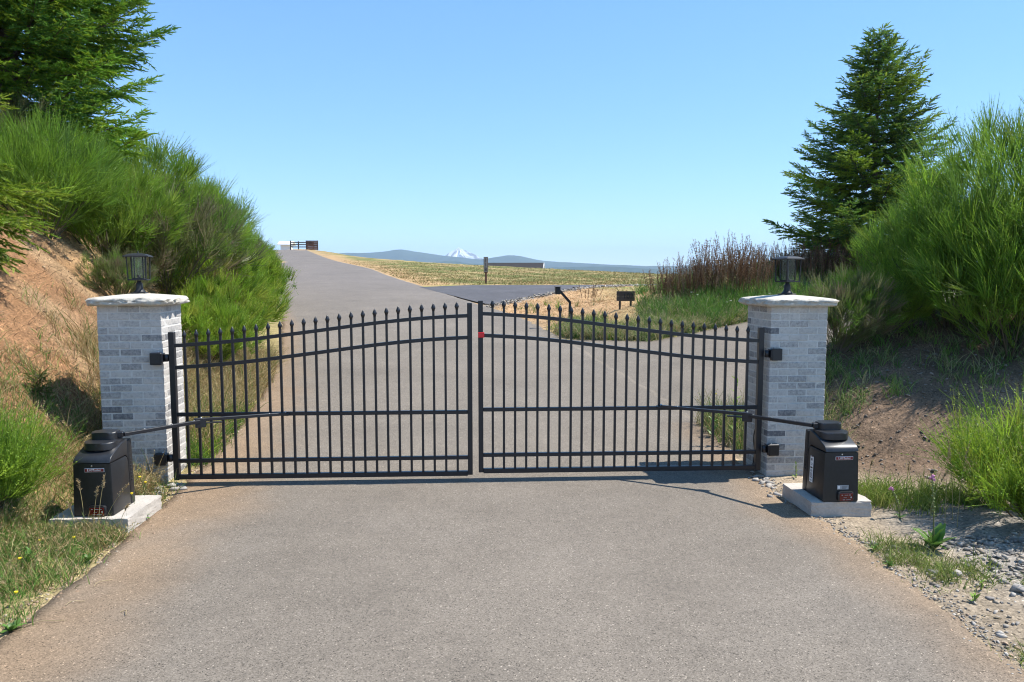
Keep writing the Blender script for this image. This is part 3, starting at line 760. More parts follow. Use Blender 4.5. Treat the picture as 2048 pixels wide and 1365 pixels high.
    # two-link arm
    a = inv @ Vector(elbow); gpt = inv @ Vector(gatept)
    s0 = Vector((sg * .075, .085, .592))
    k0 = Vector((sg * .125, .095, .59))
    put('arm_hub', beam_me('arm_hub', s0, k0, .05, .045, .005), M['iron'], p)
    l1 = put('arm_link', beam_me('arm_link', k0, a, .034, .030, .003), M['iron'], p)
    dv = (gpt - a).normalized()
    put('arm_link', beam_me('arm_link', a - dv * .06 + Vector((0, 0, .016)), gpt + Vector((0, 0, .0)), .032, .028, .003), M['iron'], p)
    put('elbow', beam_me('elbow', a - dv * .05 + Vector((0, 0, -.012)), a + dv * .04 + Vector((0, 0, -.012)), .05, .085, .004), M['iron'], p)
    put('arm_fork', beam_me('arm_fork', a + Vector((0, 0, -.016)), a + dv * .18 + Vector((0, 0, -.022)), .03, .012, .002), M['iron'], p)
    put('gate_bracket', box_me('gate_bracket', gpt + Vector((0, .02, -.008)), (.07, .07, .022), -rz + GT, .004), M['iron'], p)
    for q, r0 in ((gpt + Vector((0, 0, .012)), .012), (a + Vector((0, 0, .03)), .010), (k0.lerp(a, .25) + Vector((0, 0, .015)), .006), (k0.lerp(a, .6) + Vector((0, 0, .015)), .006), (k0.lerp(a, .9) + Vector((0, 0, .015)), .006), (a.lerp(gpt, .55) + Vector((0, 0, .014)), .006), (a.lerp(gpt, .8) + Vector((0, 0, .014)), .006)):
        put('bolt', lathe_me('bolt', [(r0, 0), (r0, r0 * .6), (r0 * .5, r0)], 8, True, q), M['steel'], p)
pad((2.74, 6.345, .055), R(4), (.52, .56, .155), 'grey concrete pad with a long exposed front edge, under the right gate operator', 4)
operator((2.735, 6.255, .1335), R(4), -1, (2.19, 6.83, .715), (1.46, 7.19, .738), 'black gate operator with a white warning sticker, beside the right pillar', True)
pad((-3.31, 5.93, .055), R(3), (.60, .62, .155), 'pale concrete pad half buried in dry weeds, under the left gate operator', 5)
operator((-3.295, 5.875, .1335), R(3), 1, (-2.82, 6.64, .70), (-2.17, 7.02, .697), 'black gate operator partly behind a green broom bush, beside the left pillar', False)

# black cable hanging down the inner side of the right pillar
def cable():
    A = Acc(); pts = np.array([[2.47, 7.30, .70], [2.478, 7.32, .60], [2.44, 7.36, .47], [2.445, 7.40, .36], [2.47, 7.42, .22], [2.45, 7.44, .02]])
    t = np.linspace(0, 1, 24); P = np.stack([np.interp(t, np.linspace(0, 1, 6), pts[:, k]) for k in range(3)], 1)
    for _ in range(3): P[1:-1] = (P[:-2] + P[1:-1] * 2 + P[2:]) / 4
    A.tube(P, .005, (.02, .02, .02), 6)
    tag(put('cable', A.mesh('cable', True), M['black']), 'thin black cable hanging down the gate side of the right pillar', 'cable')
cable()

# ------------------------------------------------------------------ signs, keypad stand, buildings
def at(px, d):  # x for a column of the photograph at distance d
    return (px - 1024) / CAM_F * d
def sign118():
    d = 34.6; x = at(972, d); z = hz(x, d)
    p = empty('number_post', (x, d, z), R(-4)); tag(p, 'tall narrow post sign reading 118 beside the dark side road', 'sign')
    put('post', box_me('post', (0, .03, .55), (.09, .07, 1.1), 0, .004), M['brownwood'], p)
    put('backing_board', box_me('backing_board', (0, -.022, .88), (.20, .03, .72), 0, .004), M['darkwood'], p)
    put('face_board', box_me('face_board', (0, -.044, .88), (.15, .02, .66), 0, .003), M['greywood'], p)
    for k, c in enumerate('118'):
        put('numeral', text_me('numeral', c, .26, .006), M['black'], p, (0, -.06, 1.09 - .215 * k), (R(90), 0, 0), (.85, .9, 1))
sign118()
def sign102():
    d = 19.0; x = at(1251, d); z = hz(x, d) + .04
    p = empty('plank_sign', (x, d, z), R(2)); tag(p, 'small dark plank sign reading 102 in the grass', 'sign'); p.scale = (1.08, 1.08, 1.08)
    for k in range(2): put('plank', box_me('plank', (0, 0, .17 + .118 * k), (.43, .03, .115), 0, .004), M['darkwood'], p)
    for s in (-1, 1): put('leg', box_me('leg', (s * .13, .032, -.02), (.045, .03, .50), 0, .003), M['darkwood'], p)
    for k, c in enumerate('102'):
        put('numeral', text_me('numeral', c, .17, .005), M['black'], p, (-.03 + .085 * k, -.02, .225), (R(90), 0, 0))
sign102()
def sign156():
    d = 106; x = at(627, d); z = hz(x, d)
    p = empty('plank_sign', (x, d, z), R(6)); tag(p, 'large brown stacked-plank sign with dark numerals at the road crest', 'sign')
    for k in range(5): put('plank', box_me('plank', (0, 0, .13 + .25 * k), (1.5, .08, .235), 0, .01), M['brownwood'], p)
    for s in (-1, 1): put('post', box_me('post', (s * .80, 0, .62), (.10, .14, 1.3), 0, .01), M['darkwood'], p)
    put('top_board', box_me('top_board', (0, 0, 1.30), (1.72, .16, .05), 0, .008), M['darkwood'], p)
    for k, c in enumerate('156'):
        put('numeral', text_me('numeral', c, .46, .012), M['black'], p, (-.62 + .25 * k, -.06, 1.0), (R(90), 0, 0), (1, 1, 1))
sign156()
def rail_fence():
    d = 112; x = at(594, d); z = hz(x, d)
    p = empty('rail_fence', (x, d, z), R(10)); tag(p, 'dark wooden post and rail fence beside the plank sign at the crest', 'fence')
    for k, q in enumerate((-.7, .45, 1.7, 2.6)):
        put('post', box_me('post', (q, 0, .6), (.16, .16, 1.4 if k else 1.6), 0, .02), M['darkwood'], p)
    for zz in (.45, .8, 1.12): put('rail', box_me('rail', (.95, -.09, zz), (3.4, .05, .14), 0, .01), M['darkwood'], p)
rail_fence()
def keypad():
    d = 19.0; x = at(1139, d); z = hz(x, d)
    p = empty('keypad_stand', (x, d, z)); tag(p, 'black gooseneck keypad stand at the edge of the island', 'keypad stand'); p.scale = (1, 1, .84)
    put('base_plate', box_me('base_plate', (0, 0, .015), (.16, .16, .02), 0, .003), M['iron'], p)
    put('post', beam_me('post', (0, 0, .02), (.01, 0, .60), .06, .06, .004), M['iron'], p)
    put('arm', beam_me('arm', (.02, 0, .59), (-.26, -.05, .96), .065, .065, .004), M['iron'], p)
    hd = put('keypad_head', box_me('keypad_head', (-.31, -.06, .96), (.13, .10, .22), R(20), .012), M['iron'], p)
    put('hood', box_me('hood', (-.31, -.06, 1.077), (.15, .13, .012), R(20), .002), M['lampmetal'], hd)
    put('conduit', beam_me('conduit', (.045, -.03, .0), (.05, -.03, .45), .02, .02), M['grey'], p)
keypad()
def gable_house(name, c, rz, L_, W_, wall_h, roof_h, wallm, roofm, label, windows=()):
    p = empty(name, c, rz); tag(p, label, 'building')
    b = bmesh.new()
    v = [b.verts.new(q) for q in ((-L_ / 2, -W_ / 2, 0), (L_ / 2, -W_ / 2, 0), (L_ / 2, W_ / 2, 0), (-L_ / 2, W_ / 2, 0), (-L_ / 2, -W_ / 2, wall_h), (L_ / 2, -W_ / 2, wall_h), (L_ / 2, W_ / 2, wall_h), (-L_ / 2, W_ / 2, wall_h), (-L_ / 2, 0, wall_h + roof_h), (L_ / 2, 0, wall_h + roof_h))]
    for f in ((0, 1, 5, 4), (2, 3, 7, 6), (1, 2, 6, 9, 5), (3, 0, 4, 8, 7), (4, 5, 9, 8), (6, 7, 8, 9), (3, 2, 1, 0)): b.faces.new([v[k] for k in f])
    put('wall', bm_mesh('wall', b), wallm, p)
    ov = .45; sl = math.hypot(W_ / 2, roof_h); ux, uz = (W_ / 2) / sl, roof_h / sl
    for s in (-1, 1):
        b = bmesh.new(); le = sl + ov
        pts = [(-L_ / 2 - ov, 0, .0), (L_ / 2 + ov, 0, 0), (L_ / 2 + ov, s * ux * le, -uz * le), (-L_ / 2 - ov, s * ux * le, -uz * le)]
        lo = [b.verts.new((x, y, z + .05)) for x, y, z in pts]; hi = [b.verts.new((x, y, z + .20)) for x, y, z in pts]
        b.faces.new(lo); b.faces.new(hi[::-1])
        for k in range(4): b.faces.new((lo[k], lo[(k + 1) % 4], hi[(k + 1) % 4], hi[k]))
        rf = put('roof', bm_mesh('roof', b), roofm, p, (0, 0, wall_h + roof_h))
        for e in (-1, 1):
            put('barge_board', beam_me('barge_board', (e * (L_ / 2 + ov + .03), 0, .12), (e * (L_ / 2 + ov + .03), s * ux * le, -uz * le + .12), .05, .22), M['whitewall'], rf)
    return p
d_ = 128; xa = at(1010, d_)
gable_house('barn', (at(1030, d_), d_, CAM_H + (549.6 - 525.5) * d_ / CAM_F - .26 - 5.6), R(-7), 9.0, 7.6, 3.6, 2.0, M['darkwood'], M['roof'], 'low barn with a long dark shingle roof showing over the field crest')
d_ = 150
gable_house('shed', (at(577, d_), d_, CAM_H + (549.6 - 484) * d_ / CAM_F - 2.9), R(3), 1.9, 2.4, 2.2, .5, M['whitewall'], M['whitewall'], 'pale building showing over the road crest beside the hedge')

# ------------------------------------------------------------------ vegetation generators
def unit(v): return v / (np.linalg.norm(v, axis=-1, keepdims=True) + 1e-9)
def bez(p0, d0, d1, L, K):
    """curved paths: start points, start and end directions, length -> (N,K,3)"""
    t = np.linspace(0, 1, K)[None, :, None]
    return p0[:, None] + L[:, None, None] * (d0[:, None] * (t - t * t / 2) + d1[:, None] * (t * t / 2))
def broom_mesh(seed, hgt, rad, nm=15, ns=10, nw=17, pal=((.060, .150, .022), (.085, .19, .028), (.045, .115, .022)), lean=(0, 0), whip=.42, leaflets=7, wood=(.10, .085, .055), wwid=.010, upright=.8, shell=330, per=16):
    r_ = np.random.default_rng(seed); A = Acc(); Wd = Acc()
    az = r_.uniform(0, 2 * np.pi, nm); ti = np.sqrt(r_.uniform(0, 1, nm)) * .95
    d0 = np.stack([np.cos(az) * np.sin(ti * .8), np.sin(az) * np.sin(ti * .8), np.cos(ti * .8)], 1)
    d1 = unit(np.stack([np.cos(az) * np.sin(ti) * rad / hgt * 1.5 + lean[0], np.sin(az) * np.sin(ti) * rad / hgt * 1.5 + lean[1], np.cos(ti) * .9 + .15], 1))
    L = hgt * r_.uniform(.42, .72, nm)
    p0 = np.stack([np.cos(az) * rad * .10 * ti, np.sin(az) * rad * .10 * ti, np.full(nm, -.12)], 1)
    main = bez(p0, d0, d1, L, 8)
    for k in range(nm): Wd.tube(main[k], np.linspace(.016, .006, 8) * hgt / 2, wood, 5)
    # secondary branches
    ii = np.repeat(np.arange(nm), ns); t = r_.uniform(.22, 1, len(ii)); f = t * 7; a = np.minimum(f.astype(int), 6); fr_ = (f - a)[:, None]
    ps = main[ii, a] * (1 - fr_) + main[ii, a + 1] * fr_
    tang = unit(main[ii, a + 1] - main[ii, a]); rn = unit(r_.normal(size=(len(ii), 3)))
    radial = unit(ps * [1, 1, .15])
    ds = unit(tang * .6 + rn * .55 + radial * .5 + [0, 0, .15]); de = unit(ds * .5 + [lean[0], lean[1], upright] + rn * .15)
    Ls = hgt * r_.uniform(.16, .34, len(ii)) * (1.1 - .35 * t)
    sec = bez(ps, ds, de, Ls, 5)
    Wd.ribbons(sec, np.broadcast_to(np.linspace(.012, .006, 5), sec.shape[:2]), np.tile(np.array(wood) * .6 + np.array(pal[0]) * .4, (len(sec), 1)))
    # whips
    jj = np.repeat(np.arange(len(sec)), nw); t = r_.uniform(.05, 1, len(jj)); f = t * 4; a = np.minimum(f.astype(int), 3); fr_ = (f - a)[:, None]
    pw = sec[jj, a] * (1 - fr_) + sec[jj, a + 1] * fr_
    tang = unit(sec[jj, a + 1] - sec[jj, a]); rn = unit(r_.normal(size=(len(jj), 3)))
    dw = unit(tang * .9 + rn * .45); dwe = unit(tang * .75 + np.array([lean[0], lean[1], upright * .8]) + rn * .22)
    Lw = whip * r_.uniform(.45, 1.15, len(jj))
    wh = bez(pw, dw, dwe, Lw, 5)
    # tufts that close the outline of the bush: bundles of whips all over a lumpy dome
    ta = r_.uniform(0, 2 * np.pi, shell); cz = r_.uniform(-.35, 1, shell); sz = np.sqrt(np.clip(1 - cz * cz, 0, 1))
    lump = 1 + .13 * np.sin(3 * ta + seed) * sz + .12 * np.sin(5 * ta + 4 * cz + 2 * seed) + r_.normal(size=shell) * .07
    depth = np.where(r_.uniform(size=shell) < .3, r_.uniform(.5, .85, shell), 1)
    nrm = np.stack([np.cos(ta) * sz, np.sin(ta) * sz, cz], 1)
    pc = nrm * (lump * depth)[:, None] * [rad * .78, rad * .78, hgt * .46] + [lean[0] * hgt * .3, lean[1] * hgt * .3, hgt * .42]
    dc = unit(nrm * .62 + np.array([lean[0], lean[1], upright * .8]) + r_.normal(size=(shell, 3)) * .28)
    kk_ = np.repeat(np.arange(shell), per); rn = r_.normal(size=(len(kk_), 3))
    q0 = pc[kk_] - dc[kk_] * (whip * .45) + rn * whip * .07; e0 = unit(dc[kk_] + rn * .20); e1 = unit(dc[kk_] + rn * .30 + [0, 0, .25])
    q0[:, 2] = np.maximum(q0[:, 2], .03)
    wh = np.concatenate([wh, bez(q0, e0, e1, whip * r_.uniform(.55, 1.15, len(kk_)), 5)])
    jj2 = kk_
    pal = np.array(pal); cs = pal[r_.integers(0, len(pal), len(sec))][jj] * .6 + pal[r_.integers(0, len(pal), len(jj))] * .4
    cs2 = pal[r_.integers(0, len(pal), shell)][jj2] * r_.uniform(.72, 1.3, (shell, 1))[jj2]
    cs = np.concatenate([cs, cs2]) * r_.uniform(.8, 1.2, (len(jj) + len(jj2), 1))
    Wt = np.broadcast_to(np.array([1, .9, .75, .5, .12]) * wwid, wh.shape[:2])
    tipc = np.linspace(0, 1, 5)[None, :, None]
    C = cs[:, None] * (1 - tipc * .0) + tipc * np.array([.02, .022, .001])
    A.ribbons(wh, Wt, C)
    # small leaves along the whips
    if leaflets:
        kk = np.repeat(np.arange(len(wh)), leaflets); f = r_.uniform(.2, 3.9, len(kk)); a = f.astype(int); fr_ = (f - a)[:, None]
        q = wh[kk, a] * (1 - fr_) + wh[kk, a + 1] * fr_; tg = unit(wh[kk, a + 1] - wh[kk, a]); rn = unit(r_.normal(size=(len(kk), 3)))
        dl = unit(tg * .8 + rn * .8) * r_.uniform(.016, .034, (len(kk), 1)); wv = unit(np.cross(dl, rn + .1)) * .0055
        A.tris(q, q + dl, wv, cs[kk] * r_.uniform(.85, 1.2, (len(kk), 1)))
    return A.mesh('foliage'), Wd.mesh('stems')
def put_broom(name, meshes, x, y, rz, sc, label, group=None, dz=0.0, tilt=(0, 0), cat='shrub'):
    p = empty(name, (x, y, hz(x, y) + dz), 0); p.rotation_euler = (tilt[0], tilt[1], rz); p.scale = (sc, sc, sc)
    tag(p, label, cat, group)
    put('foliage', meshes[0], M['leaf'], p); put('stems', meshes[1], M['twig'], p)
    return p
def fir_meshes(seed, hgt, rad, zmin=.04, dz=.10, needle=.022, nw=.0032, per=10, sp_l=.085, sp_t=.05, pal=((.045, .085, .022), (.055, .11, .022), (.035, .07, .02)), extra=(), power=.85, tipgrow=(.10, .15, .03), maxlen=None, tscale=1.0, azr=None, tw=.02):
    r_ = np.random.default_rng(seed); A = Acc(); Wd = Acc(); Tk = Acc()
    zs = np.linspace(0, hgt, 14); Tk.tube(np.stack([.02 * np.sin(zs * 2), .02 * np.cos(zs * 1.7), zs - .2], 1), np.linspace(.018 * hgt, .004, 14), (.09, .07, .05), 9)
    br = []; z = zmin * hgt; az = r_.uniform(0, 6)
    while z < hgt * .985:
        q = 1 - z / hgt; Lb = rad * (q ** power) * r_.uniform(.60, 1.12) + .04
        if r_.uniform() < .08: Lb *= 1.18
        if z < hgt * .16: Lb *= r_.uniform(.6, 1.0)
        el = R(8 + 34 * (1 - q) ** 1.5 + r_.normal() * 6); up = R(12 + 20 * (1 - q) + r_.normal() * 6)
        a2 = az % (2 * math.pi)
        if azr is None or azr(a2):
            br.append((np.array([0, 0, z]), a2, el - R(6), up, Lb))
        az += 2.39996 + r_.normal() * .25; z += dz * (.55 + .45 * q) * r_.uniform(.7, 1.3)
    for e in extra: br.append(e)
    for (o, a_, e0, e1, Lb) in br:
        ca, sa = math.cos(a_), math.sin(a_)
        d0 = np.array([[ca * math.cos(e0), sa * math.cos(e0), math.sin(e0)]]); d1 = np.array([[ca * math.cos(e1), sa * math.cos(e1), math.sin(e1)]])
        K = 10; P = bez(o[None], d0, d1, np.array([Lb]), K)[0]
        sag = -.10 * Lb * np.sin(np.linspace(0, np.pi, K)) ; P[:, 2] += sag
        Wd.tube(P, np.linspace(.007 + .006 * Lb, .0025, K), (.11, .085, .06), 5)
        nl = max(4, int(Lb / sp_l * 1.0)) ; t = np.linspace(.10, .99, nl) + r_.normal(size=nl) * .01; t = np.clip(t, .05, .995)
        f = t * (K - 1); i = np.minimum(f.astype(int), K - 2); fr_ = (f - i)[:, None]
        q = P[i] * (1 - fr_) + P[i + 1] * fr_; tg = unit(P[i + 1] - P[i]); side = np.where(np.arange(nl) % 2 == 0, 1., -1.)[:, None]
        hor = unit(np.cross(tg, [0, 0, 1.])) * side
        Ll = (np.clip(.52 * Lb * (1 - t) ** .8 * np.clip(t * 3.2, .35, 1), .0, .75) + .09) * r_.uniform(.65, 1.2, nl)
        rn = r_.normal(size=(nl, 3)) * .22
        dl0 = unit(tg * .75 + hor * .9 + rn); dl1 = unit(tg * .95 + hor * .55 + rn + [0, 0, -.25])
        Lt = bez(q, dl0, dl1, Ll, 6)
        Wd.ribbons(Lt, np.broadcast_to(np.linspace(.006, .002, 6), Lt.shape[:2]), np.tile([.10, .085, .05], (nl, 1)))
        # twigs on the laterals (and the lateral tips themselves)
        cnt = np.maximum(2, (Ll / sp_t).astype(int)); jj = np.repeat(np.arange(nl), cnt)
        tt = np.concatenate([np.linspace(.12, .97, c) for c in cnt]); sd = np.concatenate([np.where(np.arange(c) % 2 == 0, 1., -1.) for c in cnt])[:, None]
        f = tt * 5; i = np.minimum(f.astype(int), 4); fr_ = (f - i)[:, None]
        tq = Lt[jj, i] * (1 - fr_) + Lt[jj, i + 1] * fr_; tg2 = unit(Lt[jj, i + 1] - Lt[jj, i])
        hr = unit(np.cross(tg2, [0, 0, 1.])) * sd; rn = r_.normal(size=(len(jj), 3)) * .25
        tL = tscale * r_.uniform(.05, .115, len(jj)) * (1.15 - .5 * tt)
        td = unit(tg2 * .8 + hr * .75 + rn + [0, 0, -.08])
        # leading shoots
        tq = np.concatenate([tq, Lt[:, -1], P[-1:]]); td = np.concatenate([td, unit(Lt[:, -1] - Lt[:, -2]), unit(P[-1:] - P[-2:-1])])
        tL = np.concatenate([tL, tscale * r_.uniform(.06, .12, nl), [.14]])
        palv = np.array(pal); cb = palv[r_.integers(0, len(palv))] * r_.uniform(.85, 1.15)
        n = len(tq); cc = cb * r_.uniform(.8, 1.25, (n, 1)); g_ = (r_.uniform(size=(n, 1)) < .22); cc = np.where(g_, np.array(tipgrow) * r_.uniform(.8, 1.15, (n, 1)), cc)
        kk = np.repeat(np.arange(n), per); u = np.tile(np.linspace(.0, 1, per), n) + r_.uniform(-.05, .05, n * per)
        base = tq[kk] + td[kk] * (tL[kk] * u)[:, None]; rn = unit(r_.normal(size=(len(kk), 3)) + [0, 0, .35])
        nd = unit(td[kk] * .75 + rn * .8) * needle * r_.uniform(.75, 1.2, (len(kk), 1)); wv = unit(np.cross(nd, r_.normal(size=(len(kk), 3)))) * nw
        A.tris(base, base + nd, wv, cc[kk])
        tp = bez(tq, td, unit(td + [0, 0, -.12]), tL * 1.15, 4); tww = np.broadcast_to(np.array([.45, 1, .85, .08]) * tw, tp.shape[:2])
        A.ribbons(tp, tww, cc, unit(r_.normal(size=(n, 1, 3)) * .5 + [0, 0, 1.])); A.ribbons(tp, tww * .8, cc * .95, unit(r_.normal(size=(n, 1, 3)) * [1, 1, .3]))
    return A.mesh('crown'), Wd.mesh('branches'), Tk.mesh('trunk', True)
def put_fir(name, ms, x, y, rz, label, dz=0.0, group=None):
    p = empty(name, (x, y, hz(x, y) + dz), rz); tag(p, label, 'tree', group)
    put('crown', ms[0], M['leaf'], p); put('branches', ms[1], M['twig'], p); put('trunk', ms[2], M['bark'], p)
    return p
def scatter(n, bounds, prob, seed):
    r_ = np.random.default_rng(seed); X = []; Y = []; c = 0
    x0, x1, y0, y1 = bounds
    for _ in range(60):
        x = r_.uniform(x0, x1, n * 2); y = r_.uniform(y0, y1, n * 2)
        k = r_.uniform(size=n * 2) < prob(x, y); X.append(x[k]); Y.append(y[k]); c += k.sum()
        if c >= n: break
    return np.concatenate(X)[:n], np.concatenate(Y)[:n]
def grass(name, n, bounds, prob, hr, pal, wid, seed, label=None, cat='grass', bend=.5, clump=0, lean=(0, 0), heads=0.0, headcol=(.42, .33, .17), K=4, parent=None):
    r_ = np.random.default_rng(seed)
    if clump:
        cx_, cy_ = scatter(max(1, n // clump), bounds, prob, seed)
        i = np.repeat(np.arange(len(cx_)), clump); sp = .045 * r_.uniform(.5, 1.6, len(cx_))[i]
        x = cx_[i] + r_.normal(size=len(i)) * sp; y = cy_[i] + r_.normal(size=len(i)) * sp; hs_ = r_.uniform(.6, 1.2, len(cx_))[i]; ci = r_.integers(0, len(pal), len(cx_))[i]
    else:
        x, y = scatter(n, bounds, prob, seed); hs_ = np.ones(len(x)); ci = r_.integers(0, len(pal), len(x))
    N = len(x); z = h(x, y) - .01
    az = r_.uniform(0, 2 * np.pi, N); b = r_.uniform(.1, 1, N) * bend; L = r_.uniform(hr[0], hr[1], N) * hs_
    d0 = unit(np.stack([np.cos(az) * b * .5 + lean[0] * .5, np.sin(az) * b * .5 + lean[1] * .5, np.ones(N)], 1))
    d1 = unit(np.stack([np.cos(az) * b * 2.2 + lean[0] * 2, np.sin(az) * b * 2.2 + lean[1] * 2, np.full(N, .7) - b * .6], 1))
    P = bez(np.stack([x, y, z], 1), d0, d1, L, K)
    palv = np.array(pal); mixm = r_.uniform(size=N) < .75
    C = np.where(mixm[:, None], palv[ci], palv[r_.integers(0, len(pal), N)]) * r_.uniform(.75, 1.25, (N, 1))
    A = Acc(); wv = np.linspace(1, .15, K) ** .8
    A.ribbons(P, wv[None] * wid * r_.uniform(.7, 1.3, (N, 1)), C)
    if heads:
        m = r_.uniform(size=N) < heads; q = P[m]; nh = m.sum()
        if nh:
            kk = np.repeat(np.arange(nh), 9); u = r_.uniform(.72, 1.0, len(kk)) * (K - 1); a = np.minimum(u.astype(int), K - 2); fr_ = (u - a)[:, None]
            bq = q[kk, a] * (1 - fr_) + q[kk, a + 1] * fr_; rn = unit(r_.normal(size=(len(kk), 3)) + [0, 0, .8])
            A.tris(bq, bq + rn * .022, unit(np.cross(rn, r_.normal(size=(len(kk), 3)))) * .0035, np.array(headcol) * r_.uniform(.7, 1.3, (len(kk), 1)))
    o = put(name, A.mesh(name), M['straw'])
    return tag(o, label, cat, kind='stuff')

# ------------------------------------------------------------------ shrubs
GREEN = ((.16, .285, .028), (.20, .335, .036), (.115, .215, .026), (.225, .315, .044))
DEEP = ((.13, .245, .032), (.155, .275, .036), (.095, .185, .030))
LIME = ((.20, .325, .026), (.255, .375, .036), (.145, .26, .026), (.29, .345, .048))
GREYG = ((.145, .16, .06), (.165, .165, .075), (.12, .155, .05), (.20, .165, .10))
BROWN = ((.27, .20, .10), (.22, .16, .075), (.21, .21, .065))
B1 = broom_mesh(11, 2.2, 1.55, 16, 8, 9, DEEP + GREEN[:2], (.12, -.05), .46, 6, upright=.75, shell=400)
B2 = broom_mesh(12, 2.0, 1.45, 16, 8, 9, GREEN, (.05, -.05), .40, 6, upright=.7, shell=380)
B3 = broom_mesh(13, 1.6, 1.25, 16, 8, 9, LIME, (.05, -.06), .30, 7, upright=.7, shell=420)
B4 = broom_mesh(14, 1.8, 1.35, 18, 9, 10, GREYG + DEEP[:1], (.06, 0), .34, 6, (.17, .14, .11), upright=.6, shell=260)
B5 = broom_mesh(15, 1.2, .9, 16, 9, 10, BROWN, (0, 0), .26, 5, (.15, .11, .07), shell=220)
B6 = broom_mesh(16, 1.1, .75, 20, 10, 15, GREEN + LIME[:2], (.10, .02), .40, 6, wwid=.0055, upright=1.0, shell=70)
B7 = broom_mesh(17, 1.35, 1.0, 22, 10, 15, LIME, (-.22, -.08), .44, 6, wwid=.0055, upright=.9, shell=90)
B8 = broom_mesh(18, 3.0, 2.1, 26, 10, 10, DEEP + GREEN + GREEN[:2], (-.06, -.06), .44, 7, wwid=.010, upright=.75, shell=820)
def atx(px, d): return (px - 1024) / CAM_F * d
GL = 'broom shrubs on the left bank'
put_broom('broom_shrub', B1, atx(100, 10.4), 10.4, .2, .74, 'largest feathery green broom bush below the fir on the left bank', GL)
put_broom('broom_shrub', B2, atx(225, 11.6), 11.6, 1.1, .82, 'leaning green broom bush above the left lantern', GL)
put_broom('broom_shrub', B4, atx(10, 11.4), 11.4, 2.1, .75, 'dull broom bush under the fir at the left edge of the picture', GL)
put_broom('broom_shrub', B4, atx(340, 12.9), 12.9, .4, 1.12, 'greyish half-dry broom bush on the bank above the hedge', GL)
put_broom('broom_shrub', B2, atx(285, 13.8), 13.8, 3.1, 1.15, 'dark green broom bush behind the half-dry one on the bank', GL)
put_broom('broom_shrub', B2, atx(385, 15.6), 15.6, 4.4, 1.1, 'green broom bush on the skyline right of the half-dry one', GL)
put_broom('broom_shrub', B4, atx(425, 17.4), 17.4, 2.2, .9, 'dull green broom bush on the skyline midway down the bank', GL)
put_broom('broom_shrub', B2, atx(462, 20), 20, 5.2, .8, 'green broom bush on the skyline low on the bank', GL)
put_broom('broom_shrub', B3, atx(500, 24), 24, .9, .85, 'green broom bush on the skyline near the end of the hedge', GL)
put_broom('broom_shrub', B5, atx(400, 13.4), 13.4, 0, 1.0, 'brownish dry shrub in front of the roadside hedge on the bank', GL)
put_broom('broom_shrub', B4, atx(235, 10.4), 10.4, 2.0, .42, 'small grey-brown dry bush directly above the left lantern', GL)
HG = 'hedge of broom along the left roadside'
for k, (y, dx, sc, rz) in enumerate([(11.5, .95, .72, 0), (12.6, 1.0, .85, 2.6), (13.6, 1.25, .95, 1.3), (14.6, .8, .9, 2.2), (14.8, 1.9, 1.05, 3.0), (16.2, .95, 1.0, 4.1), (16.8, 2.1, 1.1, .7), (18.2, 1.0, .85, 5.0), (20.2, 1.0, .85, 1.9), (22.6, 1.0, .9, 2.9), (25.5, 1.0, .9, 3.9), (29, 1.0, .95, .3), (33, 1.0, .95, 1.4)]):
    order = ['nearest', 'second', 'third', 'fourth', 'fifth, set back,', 'sixth', 'seventh, set back,',  'eighth', 'ninth', 'tenth', 'eleventh', 'twelfth', 'farthest'][k]
    put_broom('hedge_shrub', B3, float(xl(y)) - dx, y, rz, sc, order + ' bright green broom shrub of the left roadside hedge, counted from the gate', HG)
put_broom('broom_shrub', B6, -3.92, 5.45, .3, .68, 'green broom bush reaching over the left gate operator')
GR = 'broom shrubs on the right bank'
put_broom('broom_shrub', B8, 7.2, 10.2, .5, 1.0, 'tallest green broom bush at the right edge of the picture', GR)
put_broom('broom_shrub', B8, 6.05, 10.2, 2.5, .66, 'broad green broom bush on the right bank below the conifer', GR)
put_broom('broom_shrub', B2, 5.1, 10.2, 3.7, .52, 'green broom bush behind the right lantern, lowest of the right bank', GR)
put_broom('broom_shrub', B2, 6.3, 9.35, 4.3, .9, 'green broom bush with bare stems hanging over the dark soil', GR)
put_broom('broom_shrub', B4, 4.35, 9.9, 1.0, .62, 'thin grey-green bush close behind the right pillar', GR)
put_broom('broom_shrub', B7, 4.32, 5.98, .3, .85, 'bright yellow-green broom bush low at the right edge beside the gravel')

# ------------------------------------------------------------------ conifers
FIRPAL = ((.15, .30, .035), (.19, .35, .038), (.11, .235, .035))
FA = fir_meshes(21, 10.5, 2.75, .0, .036, .038, .0060, 6, .050, .038, FIRPAL + ((.24, .37, .035),), tipgrow=(.30, .42, .04), tscale=1.3, tw=.028, power=.32)
put_fir('fir_tree', FA, atx(48, 12.6), 12.6, .6, 'tall fir with dark green layered branches at the top left')
low = [(np.array([0, 0, .75]), R(-10), R(-2), R(-26), 2.9), (np.array([0, 0, .95]), R(-2), R(0), R(-24), 2.8), (np.array([0, 0, .6]), R(-18), R(-6), R(-28), 2.9), (np.array([0, 0, 1.1]), R(-14), R(0), R(-22), 2.6), (np.array([0, 0, .85]), R(-6), R(-4), R(-30), 2.6)]
FB = fir_meshes(22, 7.5, 2.25, .10, .065, .030, .0044, 8, .05, .036, ((.18, .27, .024), (.22, .31, .028), (.13, .21, .024)), extra=low, tipgrow=(.30, .36, .04), tscale=1.1, tw=.020)
put_fir('fir_tree', FB, -7.55, 8.0, 0, 'nearer yellow-green fir whose boughs droop into the left edge', dz=-1.0)
